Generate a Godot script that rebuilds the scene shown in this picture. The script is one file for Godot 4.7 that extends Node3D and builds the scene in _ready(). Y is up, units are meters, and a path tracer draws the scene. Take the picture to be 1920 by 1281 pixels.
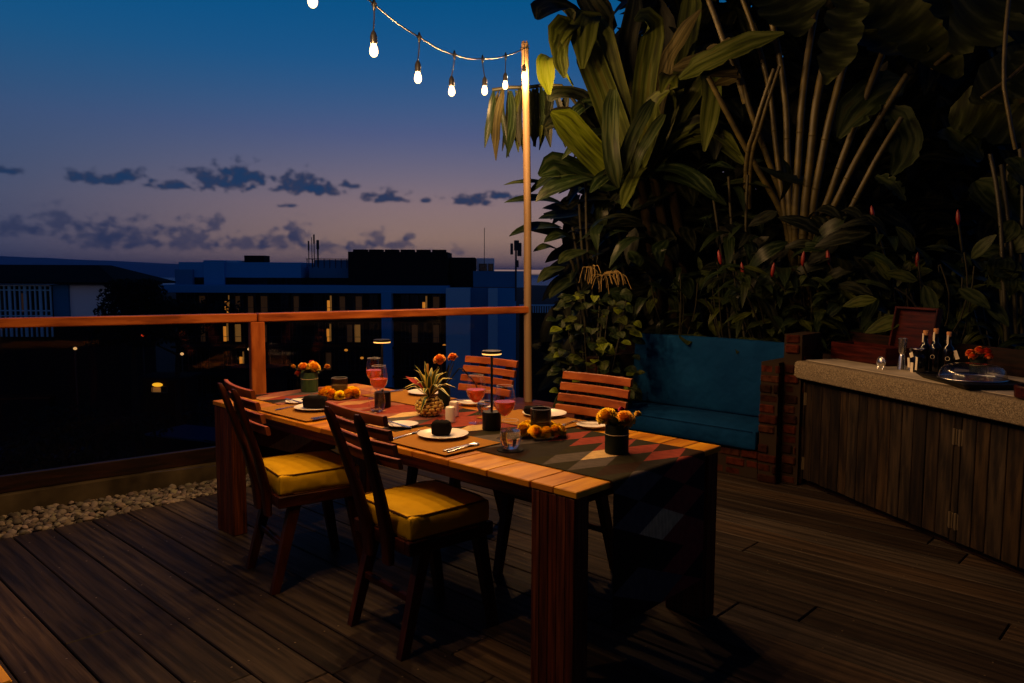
extends Node3D
# A dusk dinner on a timber roof deck. World axes: x runs along the deck boards and the long table, z across them, metres.

var rng = RandomNumberGenerator.new()
var used = {}
var M = {}
const CAM = Vector3(2.9076, 1.4852, 2.4746)
const RIGHT = Vector3(0.7261, 0, -0.6875)
const AHEAD = Vector3(-0.6875, 0, -0.7261)

# ---------------------------------------------------------------- mesh building
class Bag:
	var v = PackedVector3Array()
	var n = PackedVector3Array()
	var t = PackedVector2Array()
	var c = PackedColorArray()
	var ix = PackedInt32Array()
	var tint = Color(1, 1, 1)
	var xf = Transform3D()

	func vert(p: Vector3, nn: Vector3, uv: Vector2) -> int:
		v.append(xf * p)
		n.append((xf.basis * nn).normalized())
		t.append(uv)
		c.append(tint)
		return v.size() - 1

	func tri(a: int, b: int, d: int) -> void:   # a b d run counter-clockwise seen from outside
		ix.append(a); ix.append(d); ix.append(b)

	func poly(pts: Array, mid: Vector3, grain: int, off: Vector2) -> void:   # flat convex face turned away from mid
		var nn = (pts[1] - pts[0]).cross(pts[2] - pts[0]).normalized()
		var cen = Vector3()
		for p in pts: cen += p
		cen /= pts.size()
		var list = pts
		if nn.dot(cen - mid) < 0:
			nn = -nn
			list = pts.duplicate()
			list.reverse()
		var first = v.size()
		var ab = nn.abs()
		var big = ab.max_axis_index()
		for p in list:
			var uv = Vector2()
			if big == grain:
				uv = Vector2(p[(grain + 1) % 3] * 0.15, p[(grain + 2) % 3])
			else:
				uv = Vector2(p[grain], p[3 - grain - big])
			vert(p, nn, uv + off)
		for i in range(1, list.size() - 1):
			tri(first, first + i, first + i + 1)

	func box(cen: Vector3, size: Vector3, bev := 0.0, grain := 0, off := Vector2()) -> void:
		var h = size * 0.5
		var b = minf(bev, minf(h.x, minf(h.y, h.z)) * 0.9)
		for ax in 3:
			var u = (ax + 1) % 3
			var w = (ax + 2) % 3
			for s in [-1.0, 1.0]:
				var pts = []
				for q in [[-1, -1], [1, -1], [1, 1], [-1, 1]]:
					var p = Vector3()
					p[ax] = h[ax] * s
					p[u] = (h[u] - b) * q[0]
					p[w] = (h[w] - b) * q[1]
					pts.append(cen + p)
				poly(pts, cen, grain, off)
		if b <= 0.0:
			return
		for ax in 3:
			var u = (ax + 1) % 3
			var w = (ax + 2) % 3
			for su in [-1.0, 1.0]:
				for sw in [-1.0, 1.0]:
					var pts = []
					for q in [[-1, 0], [1, 0], [1, 1], [-1, 1]]:
						var p = Vector3()
						p[ax] = (h[ax] - b) * q[0]
						p[u] = su * (h[u] - (b if q[1] == 1 else 0.0))
						p[w] = sw * (h[w] - (0.0 if q[1] == 1 else b))
						pts.append(cen + p)
					poly(pts, cen, grain, off)
		for sx in [-1.0, 1.0]:
			for sy in [-1.0, 1.0]:
				for sz in [-1.0, 1.0]:
					var s = Vector3(sx, sy, sz)
					poly([cen + s * (h - Vector3(0, b, b)), cen + s * (h - Vector3(b, 0, b)), cen + s * (h - Vector3(b, b, 0))], cen, grain, off)

	func hexa(lo: Array, hi: Array, grain := 1, off := Vector2()) -> void:   # four corners below, the four above them
		var mid = Vector3()
		for p in lo + hi: mid += p
		mid /= 8.0
		poly([lo[0], lo[1], lo[2], lo[3]], mid, grain, off)
		poly([hi[0], hi[1], hi[2], hi[3]], mid, grain, off)
		for i in 4:
			var j = (i + 1) % 4
			poly([lo[i], lo[j], hi[j], hi[i]], mid, grain, off)

	func grid(P: PackedVector3Array, nu: int, nv: int, sgn := 1.0, wrap := false, uvs := Vector2(1, 1), uvo := Vector2()) -> void:
		var first = v.size()
		for i in nu:
			for j in nv:
				var i0 = maxi(i - 1, 0)
				var i1 = mini(i + 1, nu - 1)
				var j0 = j - 1
				var j1 = j + 1
				if wrap:
					if j0 < 0: j0 = nv - 2
					if j1 > nv - 1: j1 = 1
				else:
					j0 = maxi(j0, 0)
					j1 = mini(j1, nv - 1)
				var du = P[i1 * nv + j] - P[i0 * nv + j]
				var dv = P[i * nv + j1] - P[i * nv + j0]
				var nn = du.cross(dv) * sgn
				if nn.length_squared() < 1e-18:
					var k0 = P[(i1 if i == 0 else i0) * nv + j1] - P[(i1 if i == 0 else i0) * nv + j0]
					nn = du.cross(k0) * sgn
				if nn.length_squared() < 1e-20: nn = Vector3.UP
				vert(P[i * nv + j], nn.normalized(), Vector2(float(i) / (nu - 1), float(j) / (nv - 1)) * uvs + uvo)
		for i in nu - 1:
			for j in nv - 1:
				var a = first + i * nv + j
				var b = a + nv
				if sgn > 0:
					tri(a, b, b + 1); tri(a, b + 1, a + 1)
				else:
					tri(a, b + 1, b); tri(a, a + 1, b + 1)

	func lathe(prof: Array, seg := 24, at := Vector3(), crease := 38.0) -> void:   # [radius, height] pairs, upwards on the outside
		var run = [prof[0]]
		for k in range(1, prof.size()):
			run.append(prof[k])
			var stop = k == prof.size() - 1
			if not stop:
				var a = Vector2(prof[k][0] - prof[k - 1][0], prof[k][1] - prof[k - 1][1])
				var b = Vector2(prof[k + 1][0] - prof[k][0], prof[k + 1][1] - prof[k][1])
				stop = absf(rad_to_deg(a.angle_to(b))) > crease
			if stop:
				var P = PackedVector3Array()
				for r in run:
					for j in seg + 1:
						var an = TAU * (j % seg) / seg
						P.append(at + Vector3(cos(an) * r[0], r[1], sin(an) * r[0]))
				grid(P, run.size(), seg + 1, 1.0, true, Vector2(1, 1))
				run = [prof[k]]

	func ball(at: Vector3, r: Vector3, seg := 12, rings := 7) -> void:
		var P = PackedVector3Array()
		for i in rings:
			var la = -PI / 2 + PI * i / (rings - 1)
			for j in seg + 1:
				var an = TAU * (j % seg) / seg
				P.append(at + Vector3(cos(an) * cos(la), sin(la), sin(an) * cos(la)) * r)
		grid(P, rings, seg + 1, 1.0, true)

	func tube(pts: Array, rad, seg := 8, caps := true) -> void:
		var nrm = Vector3.UP
		var P = PackedVector3Array()
		var k = pts.size()
		for i in k:
			var T = (pts[mini(i + 1, k - 1)] - pts[maxi(i - 1, 0)]).normalized()
			if i == 0:
				nrm = T.cross(Vector3(0.31, 0.2, 0.93)).normalized()
			nrm = (nrm - T * nrm.dot(T)).normalized()
			var B = T.cross(nrm)
			var r = rad if not rad is Array else rad[i]
			for j in seg + 1:
				var an = TAU * (j % seg) / seg
				P.append(pts[i] + (nrm * cos(an) + B * sin(an)) * r)
		grid(P, k, seg + 1, -1.0, true, Vector2(k * 0.2, 0.2))
		if caps:
			for e in [0, k - 1]:
				var T = (pts[1] - pts[0]) if e == 0 else (pts[k - 1] - pts[k - 2])
				T = T.normalized() * (-1.0 if e == 0 else 1.0)
				var ci = vert(pts[e], T, Vector2(0.5, 0.5))
				var ring = []
				for j in seg:
					ring.append(vert(P[e * (seg + 1) + j], T, Vector2(0.5, 0.6)))
				for j in seg:
					var a = ring[j]
					var b = ring[(j + 1) % seg]
					if (v[a] - v[ci]).cross(v[b] - v[ci]).dot(xf.basis * T) > 0: tri(ci, a, b)
					else: tri(ci, b, a)

	func mesh() -> ArrayMesh:
		var a = []
		a.resize(Mesh.ARRAY_MAX)
		a[Mesh.ARRAY_VERTEX] = v
		a[Mesh.ARRAY_NORMAL] = n
		a[Mesh.ARRAY_TEX_UV] = t
		a[Mesh.ARRAY_COLOR] = c
		a[Mesh.ARRAY_INDEX] = ix
		var m = ArrayMesh.new()
		m.add_surface_from_arrays(Mesh.PRIMITIVE_TRIANGLES, a)
		return m

func bent(pts: Array, k: int) -> Array:   # a smooth line through three or four points
	var c = Curve3D.new()
	for i in pts.size():
		var d = (pts[mini(i + 1, pts.size() - 1)] - pts[maxi(i - 1, 0)]) * (0.5 if i > 0 and i < pts.size() - 1 else 0.33) * 0.55
		c.add_point(pts[i], -d, d)
	var out = []
	var l = c.get_baked_length()
	for i in k:
		out.append(c.sample_baked(l * i / (k - 1)))
	return out

# a leaf along a line; look = where its upper face turns; shape: 0 strap, 1 pointed ellipse, 2 banana with torn rim, 3 hanging strip
func blade(b: Bag, line: Array, width: float, look: Vector3, shape := 1, fold := 0.18, rim = null) -> void:
	var k = line.size()
	var cols = 5
	var P = PackedVector3Array()
	var tear = rng.randf() * 50.0
	for i in k:
		var t = float(i) / (k - 1)
		var T = (line[mini(i + 1, k - 1)] - line[maxi(i - 1, 0)]).normalized()
		var side = T.cross(look)
		if side.length() < 0.05: side = T.cross(Vector3(0.5, 0.7, 0.3))
		side = side.normalized()
		var up = side.cross(T).normalized()
		var w = 1.0
		if shape == 0: w = minf(1.0, 0.45 + t * 3.0) * minf(1.0, (1.03 - t) * 5.5)
		elif shape == 1: w = pow(sin(PI * clampf(pow(t, 0.85), 0.0, 1.0)), 0.8) + 0.04
		elif shape == 2: w = minf(1.0, 0.25 + t * 4.0) * minf(1.0, (1.05 - t) * 3.0)
		else: w = minf(1.0, 0.3 + t * 4.0) * minf(1.0, (1.04 - t) * 3.2)
		for j in cols:
			var s = (j - 2) / 2.0
			var ww = w * width * 0.5
			if shape == 2 and absf(s) > 0.9:
				ww *= 1.0 - 0.45 * absf(sin(tear + i * 2.4 + s * 2.0)) * (1.0 if (i + int(s)) % 4 == 1 else 0.04)
			var drop = absf(s) * fold * ww
			if shape == 2: drop += s * s * 0.25 * ww
			P.append(line[i] + side * ww * s + up * drop)
	var first = b.v.size()
	b.grid(P, k, cols, 1.0, false, Vector2(1, 1), Vector2(rng.randf(), 0))
	var dry = rng.randf()                           # withered tips and rims on some leaves
	for i in k:
		for j in cols:
			var t = float(i) / (k - 1)
			var w = 0.0
			if dry < 0.55: w = smoothstep(0.84 + 0.1 * dry, 1.0, t)
			if (j == 0 or j == cols - 1) and fmod(tear + i * 0.37, 1.0) < 0.3: w = maxf(w, 0.6)
			b.c[first + i * cols + j] = b.tint.lerp(Color(2.2, 1.15, 0.8), w)

# ---------------------------------------------------------------- naming
func numbered(called: String) -> String:
	if not used.has(called):
		used[called] = 0
		return called
	used[called] += 1
	return "%s_%03d" % [called, used[called]]

func tag(o: Node3D, label: String, category: String, group := "") -> void:
	o.set_meta("label", label)
	o.set_meta("category", category)
	if group: o.set_meta("group", group)

func thing(called: String, label: String, category: String, at := Vector3(), turn := 0.0, group := "") -> Node3D:
	var o = Node3D.new()
	o.name = numbered(called)
	add_child(o)
	o.position = at
	o.rotation.y = turn
	tag(o, label, category, group)
	return o

func part(called: String, m: Mesh, mat: Material, parent: Node3D, at := Transform3D()) -> MeshInstance3D:
	var o = MeshInstance3D.new()
	o.name = called
	o.mesh = m
	o.material_override = mat
	o.transform = at
	parent.add_child(o, true)
	return o

func single(called: String, m: Mesh, mat: Material, label: String, category: String, at := Vector3(), turn := 0.0, group := "") -> MeshInstance3D:
	var o = MeshInstance3D.new()
	o.name = numbered(called)
	o.mesh = m
	o.material_override = mat
	add_child(o)
	o.position = at
	o.rotation.y = turn
	tag(o, label, category, group)
	return o

func struct(called: String, m: Mesh, mat: Material) -> MeshInstance3D:
	var o = MeshInstance3D.new()
	o.name = numbered(called)
	o.mesh = m
	o.material_override = mat
	add_child(o)
	o.set_meta("kind", "structure")
	return o

func copy(root: Node3D, at: Vector3, turn: float, label: String) -> Node3D:
	var r = root.duplicate()
	r.name = numbered(String(root.name).rstrip("0123456789").rstrip("_"))
	add_child(r)
	r.position = at
	r.rotation.y = turn
	r.set_meta("label", label)
	return r

func stuff(called: String, m: Mesh, mat: Material, where: Array, colors: Array, label: String, category: String, structure := false) -> MultiMeshInstance3D:
	var mm = MultiMesh.new()
	mm.transform_format = MultiMesh.TRANSFORM_3D
	mm.use_colors = colors.size() > 0
	mm.mesh = m
	mm.instance_count = where.size()
	for i in where.size():
		mm.set_instance_transform(i, where[i])
		if colors.size(): mm.set_instance_color(i, colors[i])
	var o = MultiMeshInstance3D.new()
	o.name = numbered(called)
	o.multimesh = mm
	o.material_override = mat
	add_child(o)
	o.set_meta("kind", "stuff")
	if label: tag(o, label, category)
	return o

func boxmesh(size: Vector3, bev := 0.0, grain := 0, at := Vector3()) -> ArrayMesh:
	var b = Bag.new()
	b.box(at, size, bev, grain, Vector2(rng.randf() * 7.0, rng.randf() * 7.0))
	return b.mesh()

func lathed(prof: Array, seg := 24) -> ArrayMesh:
	var b = Bag.new()
	b.lathe(prof, seg)
	return b.mesh()

# ---------------------------------------------------------------- materials
func noisy(freq: float, octaves: int, cols: Array, seed_: int, size := 256, kind := FastNoiseLite.TYPE_SIMPLEX_SMOOTH, warp := 0.0) -> NoiseTexture2D:
	var f = FastNoiseLite.new()
	f.seed = seed_
	f.noise_type = kind
	f.frequency = freq
	f.fractal_octaves = octaves
	if kind == FastNoiseLite.TYPE_CELLULAR:
		f.cellular_return_type = FastNoiseLite.RETURN_CELL_VALUE
	if warp > 0.0:
		f.domain_warp_enabled = true
		f.domain_warp_amplitude = warp
	var g = Gradient.new()
	g.offsets = PackedFloat32Array(cols.map(func(x): return x[0]))
	g.colors = PackedColorArray(cols.map(func(x): return x[1]))
	var t = NoiseTexture2D.new()
	t.width = size
	t.height = size
	t.seamless = true
	t.noise = f
	t.color_ramp = g
	return t

func c8(r: float, g: float, b: float) -> Color:
	return Color(r / 255.0, g / 255.0, b / 255.0)

func plain(col: Color, rough := 0.7, metal := 0.0) -> StandardMaterial3D:
	var m = StandardMaterial3D.new()
	m.albedo_color = col
	m.roughness = rough
	m.metallic = metal
	if metal == 0.0 and rough >= 0.7: m.metallic_specular = 0.2
	return m

func wood(dark: Color, light: Color, rough: float, seed_: int, tint := Color(1, 1, 1), relief := 0.12, along := 0.5, across := 5.0) -> StandardMaterial3D:
	var m = plain(tint, rough)
	var key = "wood%d" % seed_
	if not M.has(key):
		M[key] = noisy(0.010, 4, [[0.0, dark.darkened(0.25)], [0.25, dark], [0.5, dark.lerp(light, 0.5)], [0.8, light], [1.0, light.lightened(0.05)]], seed_, 512, FastNoiseLite.TYPE_SIMPLEX_SMOOTH, 40.0)
		M[key + "h"] = noisy(0.02, 4, [[0.0, Color(0, 0, 0)], [1.0, Color(1, 1, 1)]], seed_ + 100, 256)
	m.albedo_texture = M[key]
	m.heightmap_enabled = relief > 0.0
	m.heightmap_texture = M[key + "h"]
	m.heightmap_scale = relief
	m.uv1_scale = Vector3(along, across, 1)
	m.metallic_specular = 0.28
	return m

func glass(alpha := 0.06, col := Color(1, 1, 1)) -> StandardMaterial3D:
	var m = plain(Color(col.r, col.g, col.b, alpha), 0.02)
	m.transparency = BaseMaterial3D.TRANSPARENCY_ALPHA
	m.cull_mode = BaseMaterial3D.CULL_DISABLED
	return m

func glow(col: Color, energy: float) -> StandardMaterial3D:
	var m = plain(col, 0.5)
	m.emission_enabled = true
	m.emission = col
	m.emission_energy_multiplier = energy
	return m

func leafmat(col: Color, seed_: int, rough := 0.5) -> StandardMaterial3D:
	var m = plain(Color(1, 1, 1), rough)
	m.albedo_texture = noisy(0.015, 3, [[0.0, col.darkened(0.45)], [0.4, col], [0.75, col.lightened(0.1)], [1.0, col.lerp(c8(90, 66, 18), 0.3)]], seed_, 128)
	m.uv1_scale = Vector3(0.7, 2.5, 1)
	m.cull_mode = BaseMaterial3D.CULL_DISABLED
	m.backlight_enabled = true
	m.backlight = Color(0.28, 0.30, 0.08)
	m.vertex_color_use_as_albedo = true
	m.metallic_specular = 0.25
	return m

func make_materials() -> void:
	M.teak = wood(c8(176, 112, 18), c8(212, 150, 32), 0.42, 1, Color(1, 1, 1), 0.08, 0.4, 2.6)
	M.teak2 = wood(c8(176, 112, 18), c8(212, 150, 32), 0.45, 1, Color(0.9, 0.83, 0.78), 0.08, 0.4, 2.6)
	M.teak3 = wood(c8(176, 112, 18), c8(212, 150, 32), 0.40, 1, Color(0.97, 0.93, 0.86), 0.08, 0.4, 2.6)
	M.leg = wood(c8(64, 30, 15), c8(104, 54, 26), 0.5, 2, Color(1, 1, 1), 0.1, 0.4, 9.0)
	M.chair = wood(c8(52, 24, 12), c8(82, 41, 20), 0.42, 3, Color(0.9, 0.86, 0.84), 0.05, 0.6, 3.0)
	M.slat = wood(c8(130, 62, 22), c8(166, 90, 36), 0.42, 4, Color(1, 1, 1), 0.05, 0.6, 4.0)
	M.rail = wood(c8(122, 58, 20), c8(160, 86, 34), 0.45, 5, Color(1, 1, 1), 0.05, 0.4, 2.5)
	for i in 5:
		M["deck%d" % i] = wood(c8(38, 32, 27), c8(72, 62, 52), 0.62, 6, [Color(1, 1, 1), Color(0.84, 0.81, 0.78), Color(0.7, 0.66, 0.63), Color(1.0, 0.93, 0.85), Color(0.78, 0.74, 0.72)][i], 0.16, 0.22, 5.0)
		M["door%d" % i] = wood(c8(26, 20, 15), c8(58, 46, 33), 0.75, 7, [Color(1, 1, 1), Color(0.8, 0.78, 0.74), Color(0.66, 0.63, 0.6), Color(1, 0.94, 0.82), Color(0.88, 0.84, 0.8)][i], 0.15, 0.4, 3.6)
		M["brick%d" % i] = plain([c8(78, 34, 21), c8(62, 27, 18), c8(46, 23, 17), c8(72, 40, 28), c8(38, 21, 17)][i], 0.9)
		M["brick%d" % i].albedo_texture = noisy(0.05, 4, [[0.0, Color(0.55, 0.5, 0.5)], [0.5, Color(0.9, 0.88, 0.86)], [1.0, Color(1, 1, 1)]], 41, 128) if i == 0 else M.brick0.albedo_texture
		M["brick%d" % i].uv1_scale = Vector3(3, 3, 3)
	M.darkwood = wood(c8(20, 10, 7), c8(40, 20, 12), 0.55, 8, Color(1, 1, 1), 0.05, 0.5, 5.0)
	M.redwood = wood(c8(44, 13, 10), c8(74, 24, 16), 0.4, 9, Color(0.9, 0.9, 0.9), 0.04, 0.6, 6.0)
	M.mortar = plain(c8(46, 36, 28), 0.95)
	var con = plain(Color(1, 1, 1), 0.85)
	con.albedo_texture = noisy(0.16, 1, [[0.0, c8(74, 64, 52)], [0.25, c8(106, 94, 76)], [0.7, c8(126, 112, 90)], [1.0, c8(160, 146, 120)]], 11, 512, FastNoiseLite.TYPE_CELLULAR)
	con.uv1_triplanar = true
	con.uv1_scale = Vector3(3.1, 3.1, 3.1)
	con.heightmap_enabled = true
	con.heightmap_texture = noisy(0.12, 2, [[0.0, Color(0, 0, 0)], [1.0, Color(1, 1, 1)]], 12, 512)
	con.heightmap_scale = 0.2
	M.aggregate = con
	var ct = plain(Color(1, 1, 1), 0.8)
	ct.albedo_texture = noisy(0.01, 4, [[0.0, c8(150, 138, 118)], [1.0, c8(196, 184, 162)]], 13, 256)
	ct.uv1_triplanar = true
	M.troweled = ct
	var cc = plain(Color(1, 1, 1), 0.9)
	cc.albedo_texture = noisy(0.012, 5, [[0.0, c8(34, 29, 20)], [0.5, c8(60, 52, 38)], [1.0, c8(80, 70, 52)]], 14, 256)
	cc.uv1_triplanar = true
	M.curb = cc
	var cu = plain(Color(1, 1, 1), 0.75)
	cu.albedo_texture = noisy(0.02, 4, [[0.0, c8(194, 150, 18)], [0.5, c8(204, 160, 22)], [1.0, c8(212, 168, 28)]], 15, 256)
	cu.heightmap_enabled = true
	cu.heightmap_texture = noisy(0.018, 3, [[0.0, Color(0, 0, 0)], [1.0, Color(1, 1, 1)]], 16, 256)
	cu.heightmap_scale = 0.6
	cu.uv1_scale = Vector3(1.6, 1.6, 1)
	M.cushion = cu
	M.piping = plain(c8(96, 62, 20), 0.7)
	var bl = plain(Color(1, 1, 1), 0.85)
	bl.albedo_texture = noisy(0.008, 4, [[0.0, c8(2, 42, 84)], [1.0, c8(6, 54, 98)]], 17, 256)
	bl.uv1_triplanar = true
	bl.heightmap_enabled = true
	bl.heightmap_texture = M.cushion.heightmap_texture
	bl.heightmap_scale = 1.2
	M.sofa = bl
	M.ceramic = plain(c8(236, 228, 214), 0.22)
	M.salt = plain(c8(240, 226, 200), 0.3)
	var nap = plain(c8(15, 13, 13), 0.95)
	nap.heightmap_enabled = true
	nap.heightmap_texture = M.cushion.heightmap_texture
	nap.heightmap_scale = 0.5
	M.napkin = nap
	M.steel = plain(c8(222, 220, 214), 0.24, 1.0)
	M.blackmetal = plain(c8(11, 10, 10), 0.5)
	M.blackmetal.metallic_specular = 0.3
	M.black = plain(c8(10, 9, 9), 0.7)
	M.blackgloss = plain(c8(8, 8, 9), 0.12)
	M.glass = glass(0.01, Color(0.02, 0.02, 0.02))
	M.pane = glass(0.03, Color(0.0, 0.0, 0.0))
	M.pane.metallic_specular = 0.28
	M.wine = plain(Color(1.0, 0.46, 0.16, 0.42), 0.04)
	M.wine.refraction_enabled = true
	M.wine.refraction_scale = 0.033
	M.water = plain(Color(1, 1, 1, 0.02), 0.0)
	M.water.refraction_enabled = true
	M.water.refraction_scale = 0.033
	M.tinted = glass(0.5, Color(0.02, 0.016, 0.014))
	M.tinted.albedo_color = Color(0.012, 0.01, 0.01, 0.82)
	M.tinted.roughness = 0.3
	M.amber = plain(Color(0.16, 0.09, 0.03, 0.6), 0.3)
	M.amber.transparency = BaseMaterial3D.TRANSPARENCY_ALPHA
	M.wax = plain(c8(176, 140, 74), 0.5)
	M.petal = plain(c8(238, 140, 20), 0.8)
	M.petal.vertex_color_use_as_albedo = true
	M.petal.albedo_color = Color(1, 1, 1)
	M.petal.metallic_specular = 0.1
	M.petal.backlight_enabled = true
	M.petal.backlight = Color(0.4, 0.2, 0.02)
	M.bamboo = plain(Color(1, 1, 1), 0.5)
	M.bamboo.albedo_texture = noisy(0.02, 3, [[0.0, c8(26, 44, 22)], [0.6, c8(44, 68, 32)], [1.0, c8(66, 84, 40)]], 18, 128)
	M.bamboo.uv1_scale = Vector3(0.4, 3, 1)
	M.bamboodark = plain(c8(15, 24, 13), 0.55)
	M.bamboodark.metallic_specular = 0.3
	M.twine = plain(c8(190, 168, 128), 0.9)
	M.olive = leafmat(c8(42, 50, 8), 21)
	M.green = leafmat(c8(24, 34, 10), 22)
	M.deepgreen = leafmat(c8(15, 26, 9), 23, 0.35)
	M.yellowgreen = leafmat(c8(80, 92, 12), 24)
	M.brownleaf = leafmat(c8(38, 34, 11), 25, 0.7)
	M.banana = leafmat(c8(32, 38, 11), 28, 0.5)
	M.banana.uv1_scale = Vector3(5.0, 0.35, 1)
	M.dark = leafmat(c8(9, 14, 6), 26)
	M.stalk = plain(Color(1, 1, 1), 0.55)
	M.stalk.albedo_texture = noisy(0.02, 3, [[0.0, c8(36, 32, 7)], [0.6, c8(60, 52, 12)], [1.0, c8(74, 64, 17)]], 27, 128)
	M.stem = plain(c8(36, 34, 12), 0.6)
	M.cane = plain(c8(30, 24, 14), 0.8)
	M.spider = plain(c8(120, 100, 60), 0.8)
	M.cone = plain(c8(110, 16, 6), 0.5)
	M.pineleaf = plain(Color(1, 1, 1), 0.5)
	M.pineleaf.vertex_color_use_as_albedo = true
	M.pineleaf.cull_mode = BaseMaterial3D.CULL_DISABLED
	M.jute = plain(Color(1, 1, 1), 0.95)
	M.jute.albedo_texture = jute_image()
	M.jute.uv1_triplanar = true
	M.jute.uv1_scale = Vector3(15, 15, 15)
	M.jute.heightmap_enabled = true
	M.jute.heightmap_texture = M.jute.albedo_texture
	M.jute.heightmap_scale = 0.08
	M.runner = plain(Color(1, 1, 1), 0.92)
	M.runner.albedo_texture = runner_image()
	M.pole = plain(Color(1, 1, 1), 0.6)
	M.pole.albedo_texture = noisy(0.015, 4, [[0.0, c8(112, 88, 60)], [1.0, c8(146, 118, 84)]], 29, 128)
	M.hinge = plain(c8(120, 105, 80), 0.45, 0.7)
	M.leg2 = wood(c8(64, 30, 15), c8(104, 54, 26), 0.5, 2, Color(0.84, 0.8, 0.78), 0.1, 0.4, 9.0)
	M.leg3 = wood(c8(64, 30, 15), c8(104, 54, 26), 0.5, 2, Color(1.0, 0.93, 0.86), 0.1, 0.4, 9.0)
	M.petalplain = plain(Color(1, 1, 1), 0.55)
	M.petalplain.vertex_color_use_as_albedo = true
	M.domeglass = glass(0.03, Color(0.05, 0.04, 0.03))
	M.domeglass.roughness = 0.14
	M.bulb = glow(c8(255, 206, 136), 6.0)
	M.wire = plain(c8(30, 28, 26), 0.35)
	M.cork = plain(c8(196, 140, 92), 0.8)
	M.card = plain(c8(220, 206, 178), 0.8)

func jute_image() -> ImageTexture:
	var im = Image.create(64, 64, false, Image.FORMAT_RGB8)
	for y in 64:
		for x in 64:
			var warp = sin((x / 64.0) * TAU * 8.0) * cos((y / 64.0) * TAU * 8.0 + (PI if (x / 8) % 2 == 0 else 0.0))
			var k = 0.70 + 0.10 * warp + 0.26 * rng.randf()
			im.set_pixel(x, y, Color(0.70 * k, 0.48 * k, 0.19 * k))
	return ImageTexture.create_from_image(im)

# woven lozenges of the table runner: flat print in cloth. u runs along 3.66 m from the near hem, v across 0.64 m
func runner_image() -> ImageTexture:
	var w = 1536
	var h = 256
	var im = Image.create(w, h, false, Image.FORMAT_RGB8)
	var f = FastNoiseLite.new()
	f.seed = 5
	f.frequency = 0.06
	var tones = {}
	var pal = {"red": c8(136, 58, 44), "pink": c8(146, 90, 72), "cream": c8(222, 186, 126), "char": c8(40, 36, 31), "slate": c8(84, 76, 70), "brown": c8(46, 30, 18), "olive": c8(44, 40, 24), "tan": c8(178, 128, 84)}
	var r2 = RandomNumberGenerator.new()
	r2.seed = 77
	for y in h:
		for x in w:
			var L = x / float(w) * 3.66 / 0.125
			var A = y / float(h) * 4.0 - 2.0            # in half lozenge widths, + towards the back edge
			var p = L + A * 0.5
			var q = L - A * 0.5
			var i = int(floor(p))
			var j = int(floor(q))
			var key = Vector2i(i, j)
			if not tones.has(key):
				var col = i - j                       # which column of lozenges
				var row = i + j
				var near = row < 26
				var far = row > 38
				var s = r2.randf()
				var name = "char"
				if col == 1: name = "red" if near or s < 0.7 else "pink"
				elif col == 0: name = ("cream" if (row == 4 or row == 12 or row == 26 or s < 0.04) else ["char", "slate", "olive"][int(s * 2.99)]) if near else ["pink", "slate", "tan", "red", "char", "cream"][int(s * 5.99)]
				elif col >= 2: name = ["olive", "brown", "char", "red"][int(s * 3.4)] if not far else ["tan", "brown", "pink", "olive"][int(s * 3.99)]
				elif col == -1: name = ["slate", "char", "slate", "brown"][int(s * 3.99)] if near else ["red", "pink", "slate", "tan", "brown"][int(s * 4.99)]
				else: name = ["brown", "olive", "brown"][int(s * 2.99)] if near else ["pink", "brown", "char", "tan"][int(s * 3.99)]
				tones[key] = name
			var c = pal[tones[key]]
			var k = 0.92 + 0.12 * f.get_noise_2d(x * 0.7, y) + (0.10 if (x + (y % 2)) % 2 == 0 else -0.04)
			if tones[key] == "cream" and y % 4 < 1: k *= 0.62
			im.set_pixel(x, y, Color(c.r * k, c.g * k, c.b * k))
	return ImageTexture.create_from_image(im)

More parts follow.
